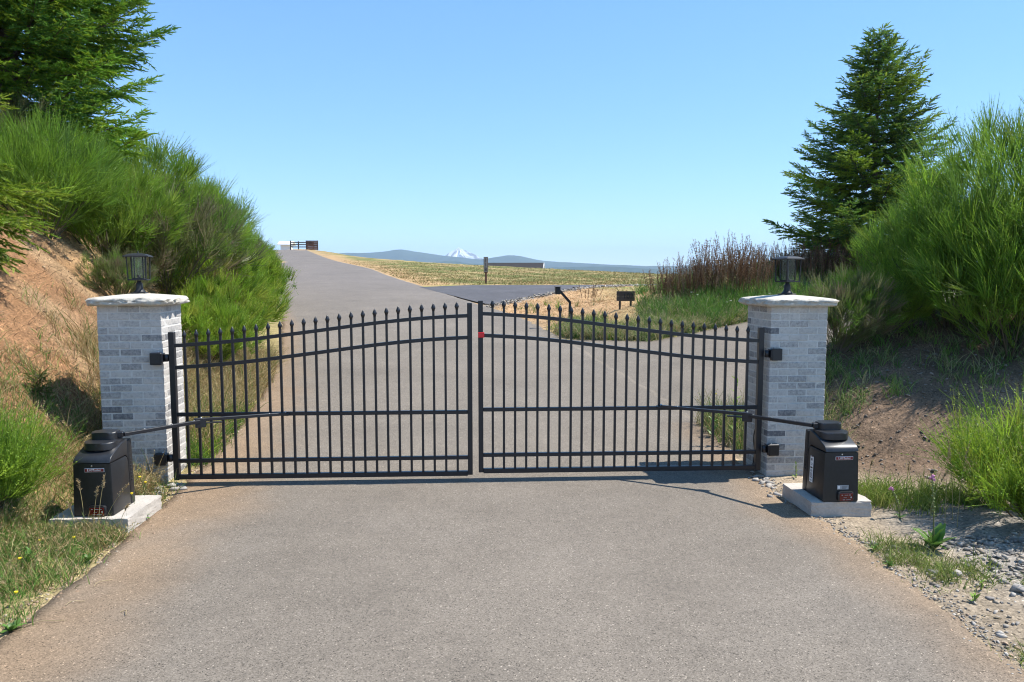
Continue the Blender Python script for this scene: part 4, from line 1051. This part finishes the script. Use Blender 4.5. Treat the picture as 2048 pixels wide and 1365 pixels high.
FC = fir_meshes(23, 6.9, 3.35, .03, .044, .050, .0068, 6, .065, .042, ((.105, .205, .04), (.135, .25, .04), (.085, .165, .038), (.24, .35, .034)), tipgrow=(.25, .34, .04), tscale=1.4, tw=.034, power=.78)
put_fir('fir_tree', FC, atx(1738, 21.8), 21.8, 1.9, 'lone conical fir standing on the rise behind the right pillar', dz=-.1)

# ------------------------------------------------------------------ dead dock stalks
def stalk_mesh(seed, hgt, n, rad):
    r_ = np.random.default_rng(seed); A = Acc()
    a = r_.uniform(0, 6.28, n); q = np.sqrt(r_.uniform(size=n)) * rad
    p0 = np.stack([np.cos(a) * q, np.sin(a) * q, np.full(n, -.05)], 1); d0 = unit(np.stack([np.cos(a) * .12, np.sin(a) * .12, np.ones(n)], 1)); d1 = unit(d0 + r_.normal(size=(n, 3)) * .22)
    L = hgt * r_.uniform(.55, 1.1, n); P = bez(p0, d0, d1, L, 7)
    c = np.array([[.17, .095, .05], [.22, .13, .07], [.27, .19, .12], [.11, .065, .04]])[r_.integers(0, 4, n)]
    A.ribbons(P, np.broadcast_to(np.linspace(.011, .004, 7), P.shape[:2]), c)
    per = 70; kk = np.repeat(np.arange(n), per); u = r_.uniform(.42, 1, len(kk)) * 6; i = np.minimum(u.astype(int), 5); f = (u - i)[:, None]
    b = P[kk, i] * (1 - f) + P[kk, i + 1] * f; rn = unit(r_.normal(size=(len(kk), 3)) + [0, 0, .9])
    A.tris(b, b + rn * r_.uniform(.02, .06, (len(kk), 1)), unit(np.cross(rn, r_.normal(size=(len(kk), 3)))) * .006, c[kk] * r_.uniform(.7, 1.3, (len(kk), 1)))
    return A.mesh('stalks')
DK = [stalk_mesh(31, 1.15, 60, .40), stalk_mesh(32, 1.0, 58, .42), stalk_mesh(33, 1.3, 36, .34)]
rd = random.Random(4)
ORD = ['leftmost', 'second', 'third', 'fourth', 'fifth', 'sixth', 'seventh', 'eighth', 'ninth', 'tenth', 'eleventh', 'twelfth', 'thirteenth']
def stalks(lst, what, group):
    for k, (px, d, v, sc) in enumerate(sorted(lst)):
        x = atx(px, d); o = put('dead_stalk_clump', DK[v], M['straw'], None, (x, d, hz(x, d)), (0, 0, rd.uniform(0, 6)), (sc, sc, sc))
        w_ = 'rightmost' if k == len(lst) - 1 else ORD[k] + (' from the left' if k else '')
        tag(o, w_ + ' dead brown dock clump ' + what, 'stalks', group)
stalks([(1325, 19.0, 1, .85), (1345, 19.2, 2, .8), (1362, 19.0, 0, .9), (1385, 19.3, 0, 1.0), (1402, 19.0, 1, 1.0), (1416, 19.5, 2, 1.05), (1436, 19.2, 0, 1.25), (1455, 19.6, 2, 1.15), (1472, 19.2, 0, 1.15), (1488, 19.8, 1, 1.15), (1508, 19.5, 0, 1.05), (1524, 20.2, 2, .8)], 'against the sky left of the lantern', 'dead dock stalks left of the lantern')
stalks([(1550, 20.4, 1, .8), (1572, 20.6, 0, .85), (1596, 20.4, 1, .95), (1618, 20.8, 0, .95), (1640, 20.5, 1, 1.0), (1662, 21, 0, 1.0), (1684, 20.6, 1, 1.05), (1706, 21.2, 0, 1.05), (1728, 20.8, 1, 1.05), (1750, 21.3, 0, 1.0)], 'at the foot of the lone fir', 'dead dock stalks below the fir')
# one dry twiggy plant by the dark side road
x = atx(1180, 23); o = put('dead_stalk_clump', stalk_mesh(35, .75, 9, .25), M['straw'], None, (x, 23, hz(x, 23))); tag(o, 'single dry twiggy plant at the edge of the dark side road', 'stalks')

# ------------------------------------------------------------------ grasses
STRAW = ((.44, .33, .15), (.36, .26, .11), (.50, .40, .22), (.28, .19, .08)); GG = ((.10, .20, .035), (.14, .24, .045), (.075, .155, .03)); MIX = STRAW[:3] + GG
PALEG = ((.20, .26, .09), (.27, .29, .12), (.15, .22, .07), (.36, .33, .17))
elf = lambda x, y: xl(y) - x
erf = lambda x, y: x - xr(y)
notop = lambda x, y: ~((np.abs(x + 3.31) < .33) & (np.abs(y - 5.93) < .34)) & ~((np.abs(x - LPC[0]) < .36) & (np.abs(y - LPC[1]) < .36))
grass('verge_grass', 36000, (-5, -2.8, 3.2, 7.2), lambda x, y: notop(x, y) * np.where(elf(x, y) > .02, np.clip(.25 + .6 * ss(.05, .5, elf(x, y)) + .5 * fbm(x, y, 2.2), 0, 1) * (1 - ss(1.2, 2.0, elf(x, y))), 0) * np.where(y > 6.2, .4, 1), (.05, .22), MIX + GG[:2] + ((.20, .27, .07),), .0055, 41, 'mixed dry and green grass on the left roadside in the foreground', bend=.9, clump=14, heads=.05)
grass('bank_grass', 15000, (-5.6, -3.3, 6.3, 9.6), lambda x, y: notop(x, y) * (elf(x, y) > .25) * np.clip(1.0 - ss(.6, 1.25, elf(x, y)) + .25 * fbm(x, y, 2), 0, 1), (.10, .36), STRAW + (GG[1],), .006, 42, 'dry golden grass at the foot of the red bank behind the left pillar', bend=.9, clump=16, heads=.15)
grass('roadside_grass', 22000, (-5.8, -3.2, 7.4, 14), lambda x, y: notop(x, y) * (elf(x, y) > .03) * (1 - ss(.9, 1.7, elf(x, y))) * ss(7.4, 8.6, y), (.15, .58), STRAW + STRAW[:2] + (GG[0],), .0075, 43, 'tall dry golden grass seen through the left gate leaf', bend=.75, clump=18, heads=.35)
grass('roadside_grass', 8000, (-4.6, -3.2, 7.5, 10), lambda x, y: notop(x, y) * (elf(x, y) > .02) * (1 - ss(.45, .9, elf(x, y))), (.10, .36), GG + (LIME[1],), .009, 44, 'green grass along the road edge seen through the left gate leaf', bend=.8, clump=14)
inisl = lambda x, y: ~((np.abs(x - 2.75) < .40) & (y > 17.4) & (y < 19.3)) & (erf(x, y) > .05) & (y > BU(x) + .05) & (y < DL(x) - .3) & ~on_road(x, y, .02)
grass('island_grass', 26000, (.2, 11, 15.5, 24), lambda x, y: inisl(x, y) * (1 - .8 * ss(18.4, 19.2, y)) * np.where(x < 3.6, .75, 1) * np.clip(ss(0, 2.2, (y - BU(x)) * -1 + 3.2 + .5 * (x - 2)) + .2 * fbm(x, y, 1.1), .05, 1), (.12, .42), PALEG + GG + (LIME[1],), .013, 45, 'pale green meadow grass on the island between the two side roads', bend=.7, clump=14, heads=.25, headcol=(.5, .42, .25))
grass('island_grass', 9000, (3.2, 11, 16.5, 23), lambda x, y: inisl(x, y) * (1 - .85 * ss(18.6, 19.6, y)) * ss(3.0, 5, x) * np.clip(.4 + .6 * fbm(x, y, .9), 0, 1), (.25, .62), GG + ((.12, .26, .04),), .015, 46, 'lush green tall grass around the right lantern', bend=.6, clump=18)
grass('branch_verge_grass', 7000, (3.4, 9, 8.6, 12.4), lambda x, y: (y > 7.9 + .05 * x) * (y < BL(x) - .15) * np.clip(1.1 - ss(3.6, 5.0, x) + .15, 0, 1), (.10, .32), GG + PALEG, .009, 47, 'green grass on the bank right behind the right pillar', bend=.8, clump=16)
grass('verge_grass', 4200, (2.4, 3.6, 7.7, 9.6), lambda x, y: (erf(x, y) > .0) * ~((np.abs(x - RPC[0]) < .36) & (np.abs(y - RPC[1]) < .36)), (.15, .5), GG + PALEG + STRAW[:1], .008, 48, 'green and straw-coloured weeds seen through the right gate leaf beside the pillar', bend=.6, clump=16, heads=.15)
grass('island_edge_grass', 9000, (.3, 6, 15.6, 18), lambda x, y: inisl(x, y) * (1 - ss(.3, 1.3, y - BU(x))), (.10, .38), STRAW[:3] + PALEG, .012, 56, 'straw-coloured grass along the near edge of the island', bend=.8, clump=14, heads=.3, headcol=(.5, .42, .25))
grass('verge_grass', 2200, (-3.75, -2.98, 5.38, 5.62), lambda x, y: notop(x, y) * (elf(x, y) > .0), (.06, .20), MIX, .005, 57, 'dry grass hiding the front of the left concrete pad', bend=.8, clump=12, heads=.1)
padm = lambda x, y: ~((np.abs(x - 2.74) < .29) & (np.abs(y - 6.345) < .31))
grass('verge_grass', 2200, (2.7, 4.6, 6.1, 7.4), lambda x, y: padm(x, y) * (x > 3.02) * np.exp(-((y - 6.55 + .1 * (x - 3)) / .22) ** 2) * (1 - ss(3.9, 4.4, x)), (.10, .30), ((.22, .30, .05), (.30, .33, .09), (.16, .24, .04)), .007, 49, 'bright green grass tufts beside the right concrete pad', bend=.8, clump=22)
grass('verge_grass', 4200, (2.58, 4.1, 3.0, 5.6), lambda x, y: (erf(x, y) > .03) * np.where((y > 5.3) & (x < 3.3), .5, np.clip(1 - np.abs(erf(x, y) - .38) / .45, 0, 1)) * np.clip(.25 + 1.2 * fbm(x + 1, y, 1.7), 0, 1), (.05, .16), ((.22, .28, .06), (.30, .30, .11), (.13, .19, .04)), .006, 50, 'low grass tufts along the gravel at the right road edge', bend=1.0, clump=22)
grass('bank_litter', 12000, (-8, -3.6, 6.5, 13.5), lambda x, y: (elf(x, y) > .6) * .8, (.03, .12), ((.33, .22, .13), (.22, .13, .08), (.42, .30, .19), (.13, .08, .05)), .006, 51, 'dry twigs and needles littering the red bank', 'litter', bend=3.2)
grass('bank_litter', 2600, (3.3, 7, 6.9, 9.8), lambda x, y: ss(3.2, 3.8, x) * .8, (.02, .08), ((.20, .16, .12), (.13, .10, .08), (.28, .23, .17)), .006, 52, 'dry twigs littering the dark soil bank on the right', 'litter', bend=3.2)
grass('field_grass', 42000, (-24, 22, 33.5, 70), lambda x, y: (erf(x, y) > .2) * (y > DU(x)) * np.clip(1.15 - (y - 33) / 40, .12, 1) * np.clip(.55 + .6 * fbm(x, y, .8), .1, 1), (.05, .16), ((.15, .165, .05), (.24, .20, .08), (.12, .145, .04), (.28, .17, .075)), .022, 53, 'short mown grass of the field beyond the dark side road', bend=1.2, K=3)
grass('straw_mulch', 9000, (-2, 8, 17, 32), lambda x, y: (erf(x, y) > .05) * (y > BU(x) + .8) * (y < DL(x) - .5) * (1 - ss(2.5, 6.5, x)), (.04, .13), ((.50, .34, .17), (.55, .42, .24), (.38, .22, .11)), .014, 54, 'loose straw over the bare orange soil of the island', 'straw', bend=2.5)

# ------------------------------------------------------------------ stones and gravel
def stone_arrays(seed):
    bm = bmesh.new(); r_ = np.random.default_rng(seed)
    q = r_.normal(size=(11, 3)); q = q / np.linalg.norm(q, axis=1, keepdims=True) * r_.uniform(.8, 1.1, (11, 1))
    for p in q: bm.verts.new(p)
    hl = bmesh.ops.convex_hull(bm, input=bm.verts[:]); bmesh.ops.delete(bm, geom=[v for v in bm.verts if not v.link_faces], context='VERTS')
    bmesh.ops.triangulate(bm, faces=bm.faces[:]); bm.verts.index_update(); bmesh.ops.recalc_face_normals(bm, faces=bm.faces[:])
    V = np.array([v.co[:] for v in bm.verts]); F = np.array([[v.index for v in f.verts] for f in bm.faces]); bm.free(); return V, F
STV = [stone_arrays(60 + k) for k in range(6)]
def pebbles(name, n, bounds, prob, size, pal, seed, label, flat=.55):
    x, y = scatter(n, bounds, prob, seed); r_ = np.random.default_rng(seed + 1); A = Acc(); pal = np.array(pal)
    z = h(x, y)
    for k in range(len(x)):
        V, F = STV[k % 6]; a = r_.uniform(0, 6.28); s_ = size[0] * (size[1] / size[0]) ** (r_.uniform() ** 1.8)
        sc = np.array([1, r_.uniform(.55, .95), flat * r_.uniform(.6, 1.2)]) * s_
        Q = V * sc; ca, sa = math.cos(a), math.sin(a)
        Q = np.stack([Q[:, 0] * ca - Q[:, 1] * sa, Q[:, 0] * sa + Q[:, 1] * ca, Q[:, 2] + Q[:, 0] * r_.normal() * .15], 1) + [x[k], y[k], z[k] + sc[2] * .35]
        A.add(Q, pal[r_.integers(0, len(pal))] * r_.uniform(.75, 1.25), F)
    return tag(put(name, A.mesh(name), M['pebble']), label, 'gravel', kind='stuff')
GP = ((.30, .27, .23), (.25, .225, .195), (.36, .325, .28), (.19, .17, .15), (.28, .23, .17))
pebbles('gravel', 5200, (2.66, 4.8, 2.6, 6.0), lambda x, y: (erf(x, y) > .06) * np.clip(.12 + ss(.35, .9, erf(x, y) - .25 * (y - 4.6) + .12 * fbm(x, y, 3)), 0, 1) * (y < 5.55 + .1 * (x - 3)), (.012, .042), GP, 71, 'grey broken gravel at the right edge of the road')
pebbles('road_edge_grit', 1500, (2.3, 3.1, 2.6, 7.4), lambda x, y: np.exp(-((erf(x, y) - .04) / .09) ** 2) * padm(x, y), (.006, .02), GP + ((.34, .24, .16),), 72, 'small grit along the right edge of the asphalt')
pebbles('road_edge_grit', 1500, (-3.6, -2.7, 3.0, 9.5), lambda x, y: np.exp(-((elf(x, y) - .04) / .10) ** 2) * notop(x, y), (.006, .02), ((.34, .24, .16), (.28, .19, .12), (.40, .33, .25)), 73, 'small grit along the left edge of the asphalt')
pebbles('gravel_strip', 1300, (-1.2, 6, 23, 34), lambda x, y: np.exp(-((y - DL(x) + .35) / .35) ** 2) * (erf(x, y) > 0), (.03, .09), GP, 74, 'grey gravel strip along the dark side road')
pebbles('bank_stones', 1100, (-9, -3.7, 7.5, 16), lambda x, y: (elf(x, y) > .9) * np.clip(.15 + ss(9, 12.5, y), 0, 1), (.015, .06), ((.42, .30, .17), (.36, .24, .14), (.48, .36, .22), (.30, .19, .11)), 75, 'crumbled yellow stones on the left bank')
pebbles('bank_stones', 900, (3.3, 6.8, 6.8, 9.8), lambda x, y: ss(3.2, 3.9, x), (.01, .035), ((.20, .17, .14), (.15, .125, .10), (.26, .22, .18)), 76, 'crumbs of soil and stone on the dark right bank')
STM = [np_mesh('stone', STV[k][0] * [1, .75, .5], [STV[k][1]]) for k in range(6)]
for m_ in STM: m_.materials.append(M['pebble1'])
def stones(n, bounds, prob, size, seed, label, group):
    x, y = scatter(n, bounds, prob, seed); r_ = random.Random(seed)
    for k in range(len(x)):
        s_ = r_.uniform(*size); o = put('stone', STM[k % 6], None, None, (x[k], y[k], hz(x[k], y[k]) + s_ * .2), (r_.uniform(-.3, .3), r_.uniform(-.3, .3), r_.uniform(0, 6)), (s_, s_, s_ * r_.uniform(.7, 1.1)))
        tag(o, label, 'stone', group)
stones(30, (-3.75, -3.02, 6.2, 7.05), lambda x, y: notop(x, y) * (x < -3.06 - .0 * y) * (y - 6.2 > (-3.02 - x) * -.2) * np.exp(-((x + 3.25 + .25 * (6.95 - y)) / .16) ** 2), (.025, .065), 81, 'pale flat stone in the pile at the foot of the left pillar', 'stones at the foot of the left pillar')
rpm = lambda x, y: padm(x, y) & ~((np.abs(x - RPC[0]) < .34) & (np.abs(y - RPC[1]) < .34))
stones(26, (2.3, 2.62, 6.55, 7.6), lambda x, y: rpm(x, y) * np.exp(-((x - 2.44) / .06) ** 2), (.022, .06), 82, 'grey stone lying between the road and the foot of the right pillar', 'stones at the foot of the right pillar')
stones(26, (2.8, 4.2, 3.2, 5.6), lambda x, y: (erf(x, y) > .22) * 1.0, (.035, .075), 83, 'larger pale stone among the gravel at the right road edge', 'larger stones in the gravel')

# ------------------------------------------------------------------ weeds and flowers
def leaf_blade(name, L, W, bend=.5, fold=.25, K=6):
    V = []; F = []
    for k in range(K + 1):
        t = k / K; wv = W * (math.sin(math.pi * min(1, t * .92 + .06)) ** .8) * (1 - .25 * t)
        a = bend * t; x = L * (t - .12 * bend * t * t); z = L * (.25 * t - bend * .55 * t * t)
        ru = .05 * W * math.sin(t * 17)
        V += [(x, -wv / 2, z + fold * wv / 2 + ru), (x, 0, z), (x, wv / 2, z + fold * wv / 2 - ru)]
    for k in range(K):
        for j in range(2): F.append((k * 3 + j, k * 3 + j + 1, k * 3 + j + 4, k * 3 + j + 3))
    me = bpy.data.meshes.new(name); me.from_pydata(V, [], F); me.update()
    for p in me.polygons: p.use_smooth = True
    return me
M['broadleaf'] = mat('broad_leaf', (.10, .20, .035), rough=.45, spec=.4, noise=[(30, .25, 4)], trans=.3, rnd=.3)
M['broadlime'] = mat('bright_leaf', (.20, .32, .04), rough=.45, spec=.4, noise=[(30, .25, 4)], trans=.35, rnd=.3)
M['stem'] = mat('green_stem', (.16, .20, .06), rough=.6)
M['drystem'] = mat('dry_stem', (.42, .33, .17), rough=.7)
LF = [leaf_blade('leaf', 1, .36, .5), leaf_blade('leaf', 1, .28, .8), leaf_blade('leaf', 1, .45, .3)]
LFm = {}
def leafm(k, mname):
    if (k, mname) not in LFm:
        m_ = LF[k].copy(); m_.materials.append(M[mname]); LFm[(k, mname)] = m_
    return LFm[(k, mname)]
def rosette(x, y, n, L, label, mname='broadleaf', seed=0, tiers=1, height=0.0, cat='weed', elev=(.3, .95)):
    r_ = random.Random(seed); p = empty('broadleaf_weed', (x, y, hz(x, y) - .005), r_.uniform(0, 6)); tag(p, label, cat)
    if height: put('stem', beam_me('stem', (0, 0, 0), (.03 * height, .02 * height, height), .008, .008), M['stem'], p)
    for k in range(n):
        t = (k / max(1, n - 1)) if height else 0
        l = L * r_.uniform(.7, 1.15) * (1 - .45 * t)
        put('leaf', leafm(r_.randrange(3), mname), None, p, (.03 * height * t, .02 * height * t, height * t + .01), (r_.uniform(-.3, .3), -r_.uniform(*elev) * (1 + t * .4), k * 2.4 + r_.uniform(-.3, .3)), (l, l, l))
    return p
def gz(px, py, z=0.0):          # point of the ground under a pixel, for ground at height z
    u = -(py - 682.5) / CAM_F; c, s_ = math.cos(R(CAM_P)), math.sin(R(CAM_P)); X = (px - 1024) / CAM_F; Y = c + u * s_; Z = u * c - s_
    t = (z - CAM_H) / Z; return X * t, Y * t
def flower(x, y, hgt, label, mname='flower_y', r0=.014, seed=0, name='yellow_flower', lean=.1):
    r_ = random.Random(seed); p = empty(name, (x, y, hz(x, y) - .005), r_.uniform(0, 6)); tag(p, label, 'flower', None)
    A = Acc(); t = np.linspace(0, 1, 7); A.tube(np.stack([lean * hgt * t * t, .03 * np.sin(t * 3), hgt * t], 1), .0022, (.16, .22, .06), 5)
    put('stem', A.mesh('stem'), M['straw'], p)
    put('flower_head', lathe_me('flower_head', [(.003, -.006), (r0 * .6, -.002), (r0, .004), (r0 * .9, .008), (r0 * .4, .006)], 10, False, (lean * hgt, .03 * math.sin(3), hgt)), M[mname], p)
x, y = gz(1866, 1100)
fg = rosette(x, y, 17, .21, 'foxglove with large green basal leaves and a tall stalk beside the gravel', 'broadleaf', 5, cat='plant', elev=(.35, 1.25)); fg.name = 'foxglove'
def fox_stalk(p, dx, hgt, lean, pink, seed):
    r_ = random.Random(seed); A = Acc(); t = np.linspace(0, 1, 9); P = np.stack([dx + lean * t * t, 0 * t, hgt * t], 1); A.tube(P, np.linspace(.006, .0025, 9), (.20, .21, .09), 6)
    st = put('flower_stalk', A.mesh('flower_stalk'), M['straw'], p)
    for k in range(14):
        u = .45 + .5 * k / 14; q = (dx + lean * u * u, 0, hgt * u); a = k * 2.4
        put('seed_pod', lathe_me('seed_pod', [(.002, 0), (.008, .004), (.007, .012), (.001, .018)], 6), M['stem'], st, q, (.9 * math.cos(a), .9 * math.sin(a), 0))
    for k in range(pink):
        u = .93 + .07 * k / pink; q = (dx + lean * u * u, 0, hgt * u); a = k * 2.2 + 1
        put('flower_bell', lathe_me('flower_bell', [(.004, 0), (.007, .006), (.009, .016), (.011, .022)], 8), M['flower_p'], st, q, (2.2 * math.cos(a), 2.2 * math.sin(a), 0))
fg.rotation_euler = (0, 0, 0)
fox_stalk(fg, .0, .58, -.04, 4, 1)
x, y = gz(1800, 1035)
f2 = empty('foxglove', (x, y, hz(x, y))); tag(f2, 'slender foxglove with a pink flower tip beside the right concrete pad', 'plant'); fox_stalk(f2, 0, .28, -.10, 4, 2)
for k in range(4): put('leaf', leafm(k % 3, 'broadleaf'), None, f2, (0, 0, .01), (0, -.4, k * 1.6), (.08, .08, .08))
for (px, py, z, n, L, mn, lab, hgt) in [
    (430, 872, .05, 13, .17, 'broadlime', 'bright broad-leaved weed at the road edge seen low through the left gate leaf', .22), (405, 890, .05, 10, .15, 'broadleaf', 'dark broad-leaved weed just behind the left gate leaf near its hinge', .12), (455, 850, .06, 10, .15, 'broadlime', 'pale broad-leaved weed farthest up the road edge behind the left gate leaf', .16),
    (175, 1118, .03, 11, .09, 'broadleaf', 'flat green rosette weed in front of the left concrete pad', 0), (285, 1035, .03, 9, .10, 'broadleaf', 'green rosette weed at the right corner of the left concrete pad', 0), (60, 1130, .05, 12, .09, 'broadleaf', 'bushy green weed in the left verge below the broom bush', .12), (20, 1265, .0, 9, .09, 'broadleaf', 'green rosette weed at the lower left road edge', 0),
    (1750, 1103, .0, 12, .06, 'broadleaf', 'low green weed at the road edge below the right pad', 0), (1778, 1135, .0, 9, .05, 'broadleaf', 'small green weed at the edge of the gravel', 0), (1950, 1205, .0, 9, .06, 'broadlime', 'green weed among the gravel near the right edge', .05), (1962, 1180, .0, 8, .06, 'broadlime', 'yellow-green weed in the middle of the gravel', .06),
    (1472, 890, .08, 15, .15, 'broadlime', 'tall bright leafy weed seen through the right gate leaf beside the pillar', .75), (1425, 875, .08, 11, .14, 'broadleaf', 'leafy weed at the road edge seen low through the right gate leaf', .25), (1592, 962, .0, 6, .07, 'broadlime', 'small seedling at the foot of the right pillar front', .13), (1685, 745, .6, 10, .14, 'broadleaf', 'dark leafy weed in the grass right of the right pillar', .10)]:
    x, y = gz(px, py, z); rosette(x, y, n, L, lab, mn, int(px), height=hgt)
for k, (px, py, z, hgt, lab) in enumerate([(281, 1000, .05, .24, 'tallest yellow flower between the left operator and the pillar'), (289, 1003, .05, .20, 'yellow flower just right of the tallest one by the left pillar'), (262, 1030, .05, .22, 'yellow flower in front of the right side of the left operator'), (40, 1150, .03, .12, 'upper yellow flower in the verge at the left edge'), (33, 1215, .02, .10, 'lower yellow flower in the verge at the left edge'), (82, 1095, .05, .09, 'yellow flower in the weeds below the broom bush'), (148, 1090, .05, .10, 'yellow flower in front of the left concrete pad'), (455, 858, .05, .20, 'yellow flower behind the left gate leaf under the arm'), (382, 865, .1, .22, 'yellow flower behind the left gate leaf beside the hinge post'), (1435, 840, .1, .32, 'cluster-headed yellow flower behind the right gate leaf')]):
    x, y = gz(px, py, z); flower(x, y, hgt, lab, 'flower_y', .012, k, lean=.08)
rr = random.Random(9)
for k in range(9):
    px, py = rr.uniform(1360, 1560), rr.uniform(612, 640); x = atx(px, 17.9 + .2 * (k % 3)); y = 17.9 + .2 * (k % 3)
    y = max(y, float(BU(x)) + .5); o = None
    flower(x, y, .35 + rr.uniform(0, .12), 'small white flower head in the meadow grass left of the right pillar', 'flower_w', .03, 100 + k, 'white_flower'); 
    COL.objects[-1]
for o in COL.objects:
    if o.name.startswith('white_flower'): o['group'] = 'white flowers in the island grass'
# seeding grass stalks in front of the left operator, dry stalks at the right
def seed_stalk(x, y, hgt, lean, label, seed):
    r_ = np.random.default_rng(seed); A = Acc(); t = np.linspace(0, 1, 9); P = np.stack([lean * t ** 2, .03 * t, hgt * t], 1)
    A.tube(P, np.linspace(.0028, .0014, 9), (.42, .35, .17), 5); n = 46; u = r_.uniform(.80, 1, n) * 8; i = np.minimum(u.astype(int), 7); f = (u - i)[:, None]
    b = P[i] * (1 - f) + P[i + 1] * f; rn = unit(r_.normal(size=(n, 3)) * .7 + [lean, 0, 1]); A.tris(b, b + rn * .024, unit(np.cross(rn, r_.normal(size=(n, 3)))) * .004, np.tile([.45, .34, .19], (n, 1)) * r_.uniform(.6, 1.2, (n, 1)))
    return tag(put('grass_stalk', A.mesh('grass_stalk'), M['straw'], None, (x, y, hz(x, y))), label, 'grass')
for k, (px, py, hgt, lean, lab) in enumerate([(170, 1075, .46, -.05, 'leftmost seeding grass stalk before the left operator'), (186, 1075, .40, .04, 'second seeding grass stalk before the left operator'), (196, 1078, .50, .06, 'tallest seeding grass stalk before the left operator'), (205, 1075, .42, .20, 'seeding grass stalk bending right across the left operator'), (235, 1072, .26, .08, 'short seeding grass stalk near the corner of the left operator'), (155, 1080, .30, -.08, 'short seeding grass stalk near the broom bush')]):
    x, y = gz(px, py, .03); seed_stalk(x, y, hgt, lean, lab, 200 + k)
for k, (px, py, hgt, lean, lab) in enumerate([(1905, 1040, .66, -.05, 'tall dry stalk before the dark right bank, left of the broom'), (1890, 1045, .62, .02, 'straight dry stalk right of the foxglove'), (1915, 1050, .70, .08, 'dry stalk against the low right broom bush'), (1812, 1005, .36, .03, 'dry stalk right of the right gate operator'), (1860, 1040, .40, .14, 'bent dry stalk behind the foxglove'), (1735, 985, .26, .05, 'short dry stalk beside the right operator')]):
    x, y = gz(px, py, .0); seed_stalk(x, y, hgt, lean, lab, 220 + k)
FS = fir_meshes(24, .34, .13, .05, .022, .022, .003, 7, .03, .03, ((.10, .15, .03), (.13, .18, .03)), tscale=.4, tw=.014)
FS_SCALE = .62
put_fir('fir_seedling', FS, -4.45, 6.9, 0, 'tiny fir seedling on the red bank left of the left pillar').scale = (FS_SCALE,) * 3
# dry straws lying on the asphalt
for k, (px, py, L, a) in enumerate([(245, 1085, .16, .25), (205, 1170, .12, 1.2), (150, 1210, .10, .8), (1640 + 340, 1240, .10, .1), (250, 1230, .07, -.3), (90, 1250, .20, .5)]):
    x, y = gz(px, py); A = Acc(); t = np.linspace(0, 1, 7); A.tube(np.stack([(t - .5) * L, .02 * np.sin(t * 5), .012 + .008 * np.sin(t * 3)], 1), .0022, (.48, .38, .22), 5)
    tag(put('dry_straw', A.mesh('dry_straw'), M['straw'], None, (x, y, hz(x, y)), (0, 0, a)), 'thin dry straw lying on the edge of the asphalt', 'straw', 'dry straws on the asphalt')

# ------------------------------------------------------------------ air
hzm = bpy.data.materials.new('haze'); hzm.use_nodes = True
t_ = hzm.node_tree; t_.nodes.clear(); out = t_.nodes.new('ShaderNodeOutputMaterial'); pv = t_.nodes.new('ShaderNodeVolumePrincipled')
pv.inputs['Color'].default_value = (.62, .80, 1, 1); pv.inputs['Density'].default_value = 8e-5
t_.links.new(pv.outputs[0], out.inputs['Volume'])
tag(put('haze', box_me('haze', (0, 7900, 200), (36000, 17800, 760)), hzm), 'thin blue summer haze over the far hills', 'haze', kind='stuff')
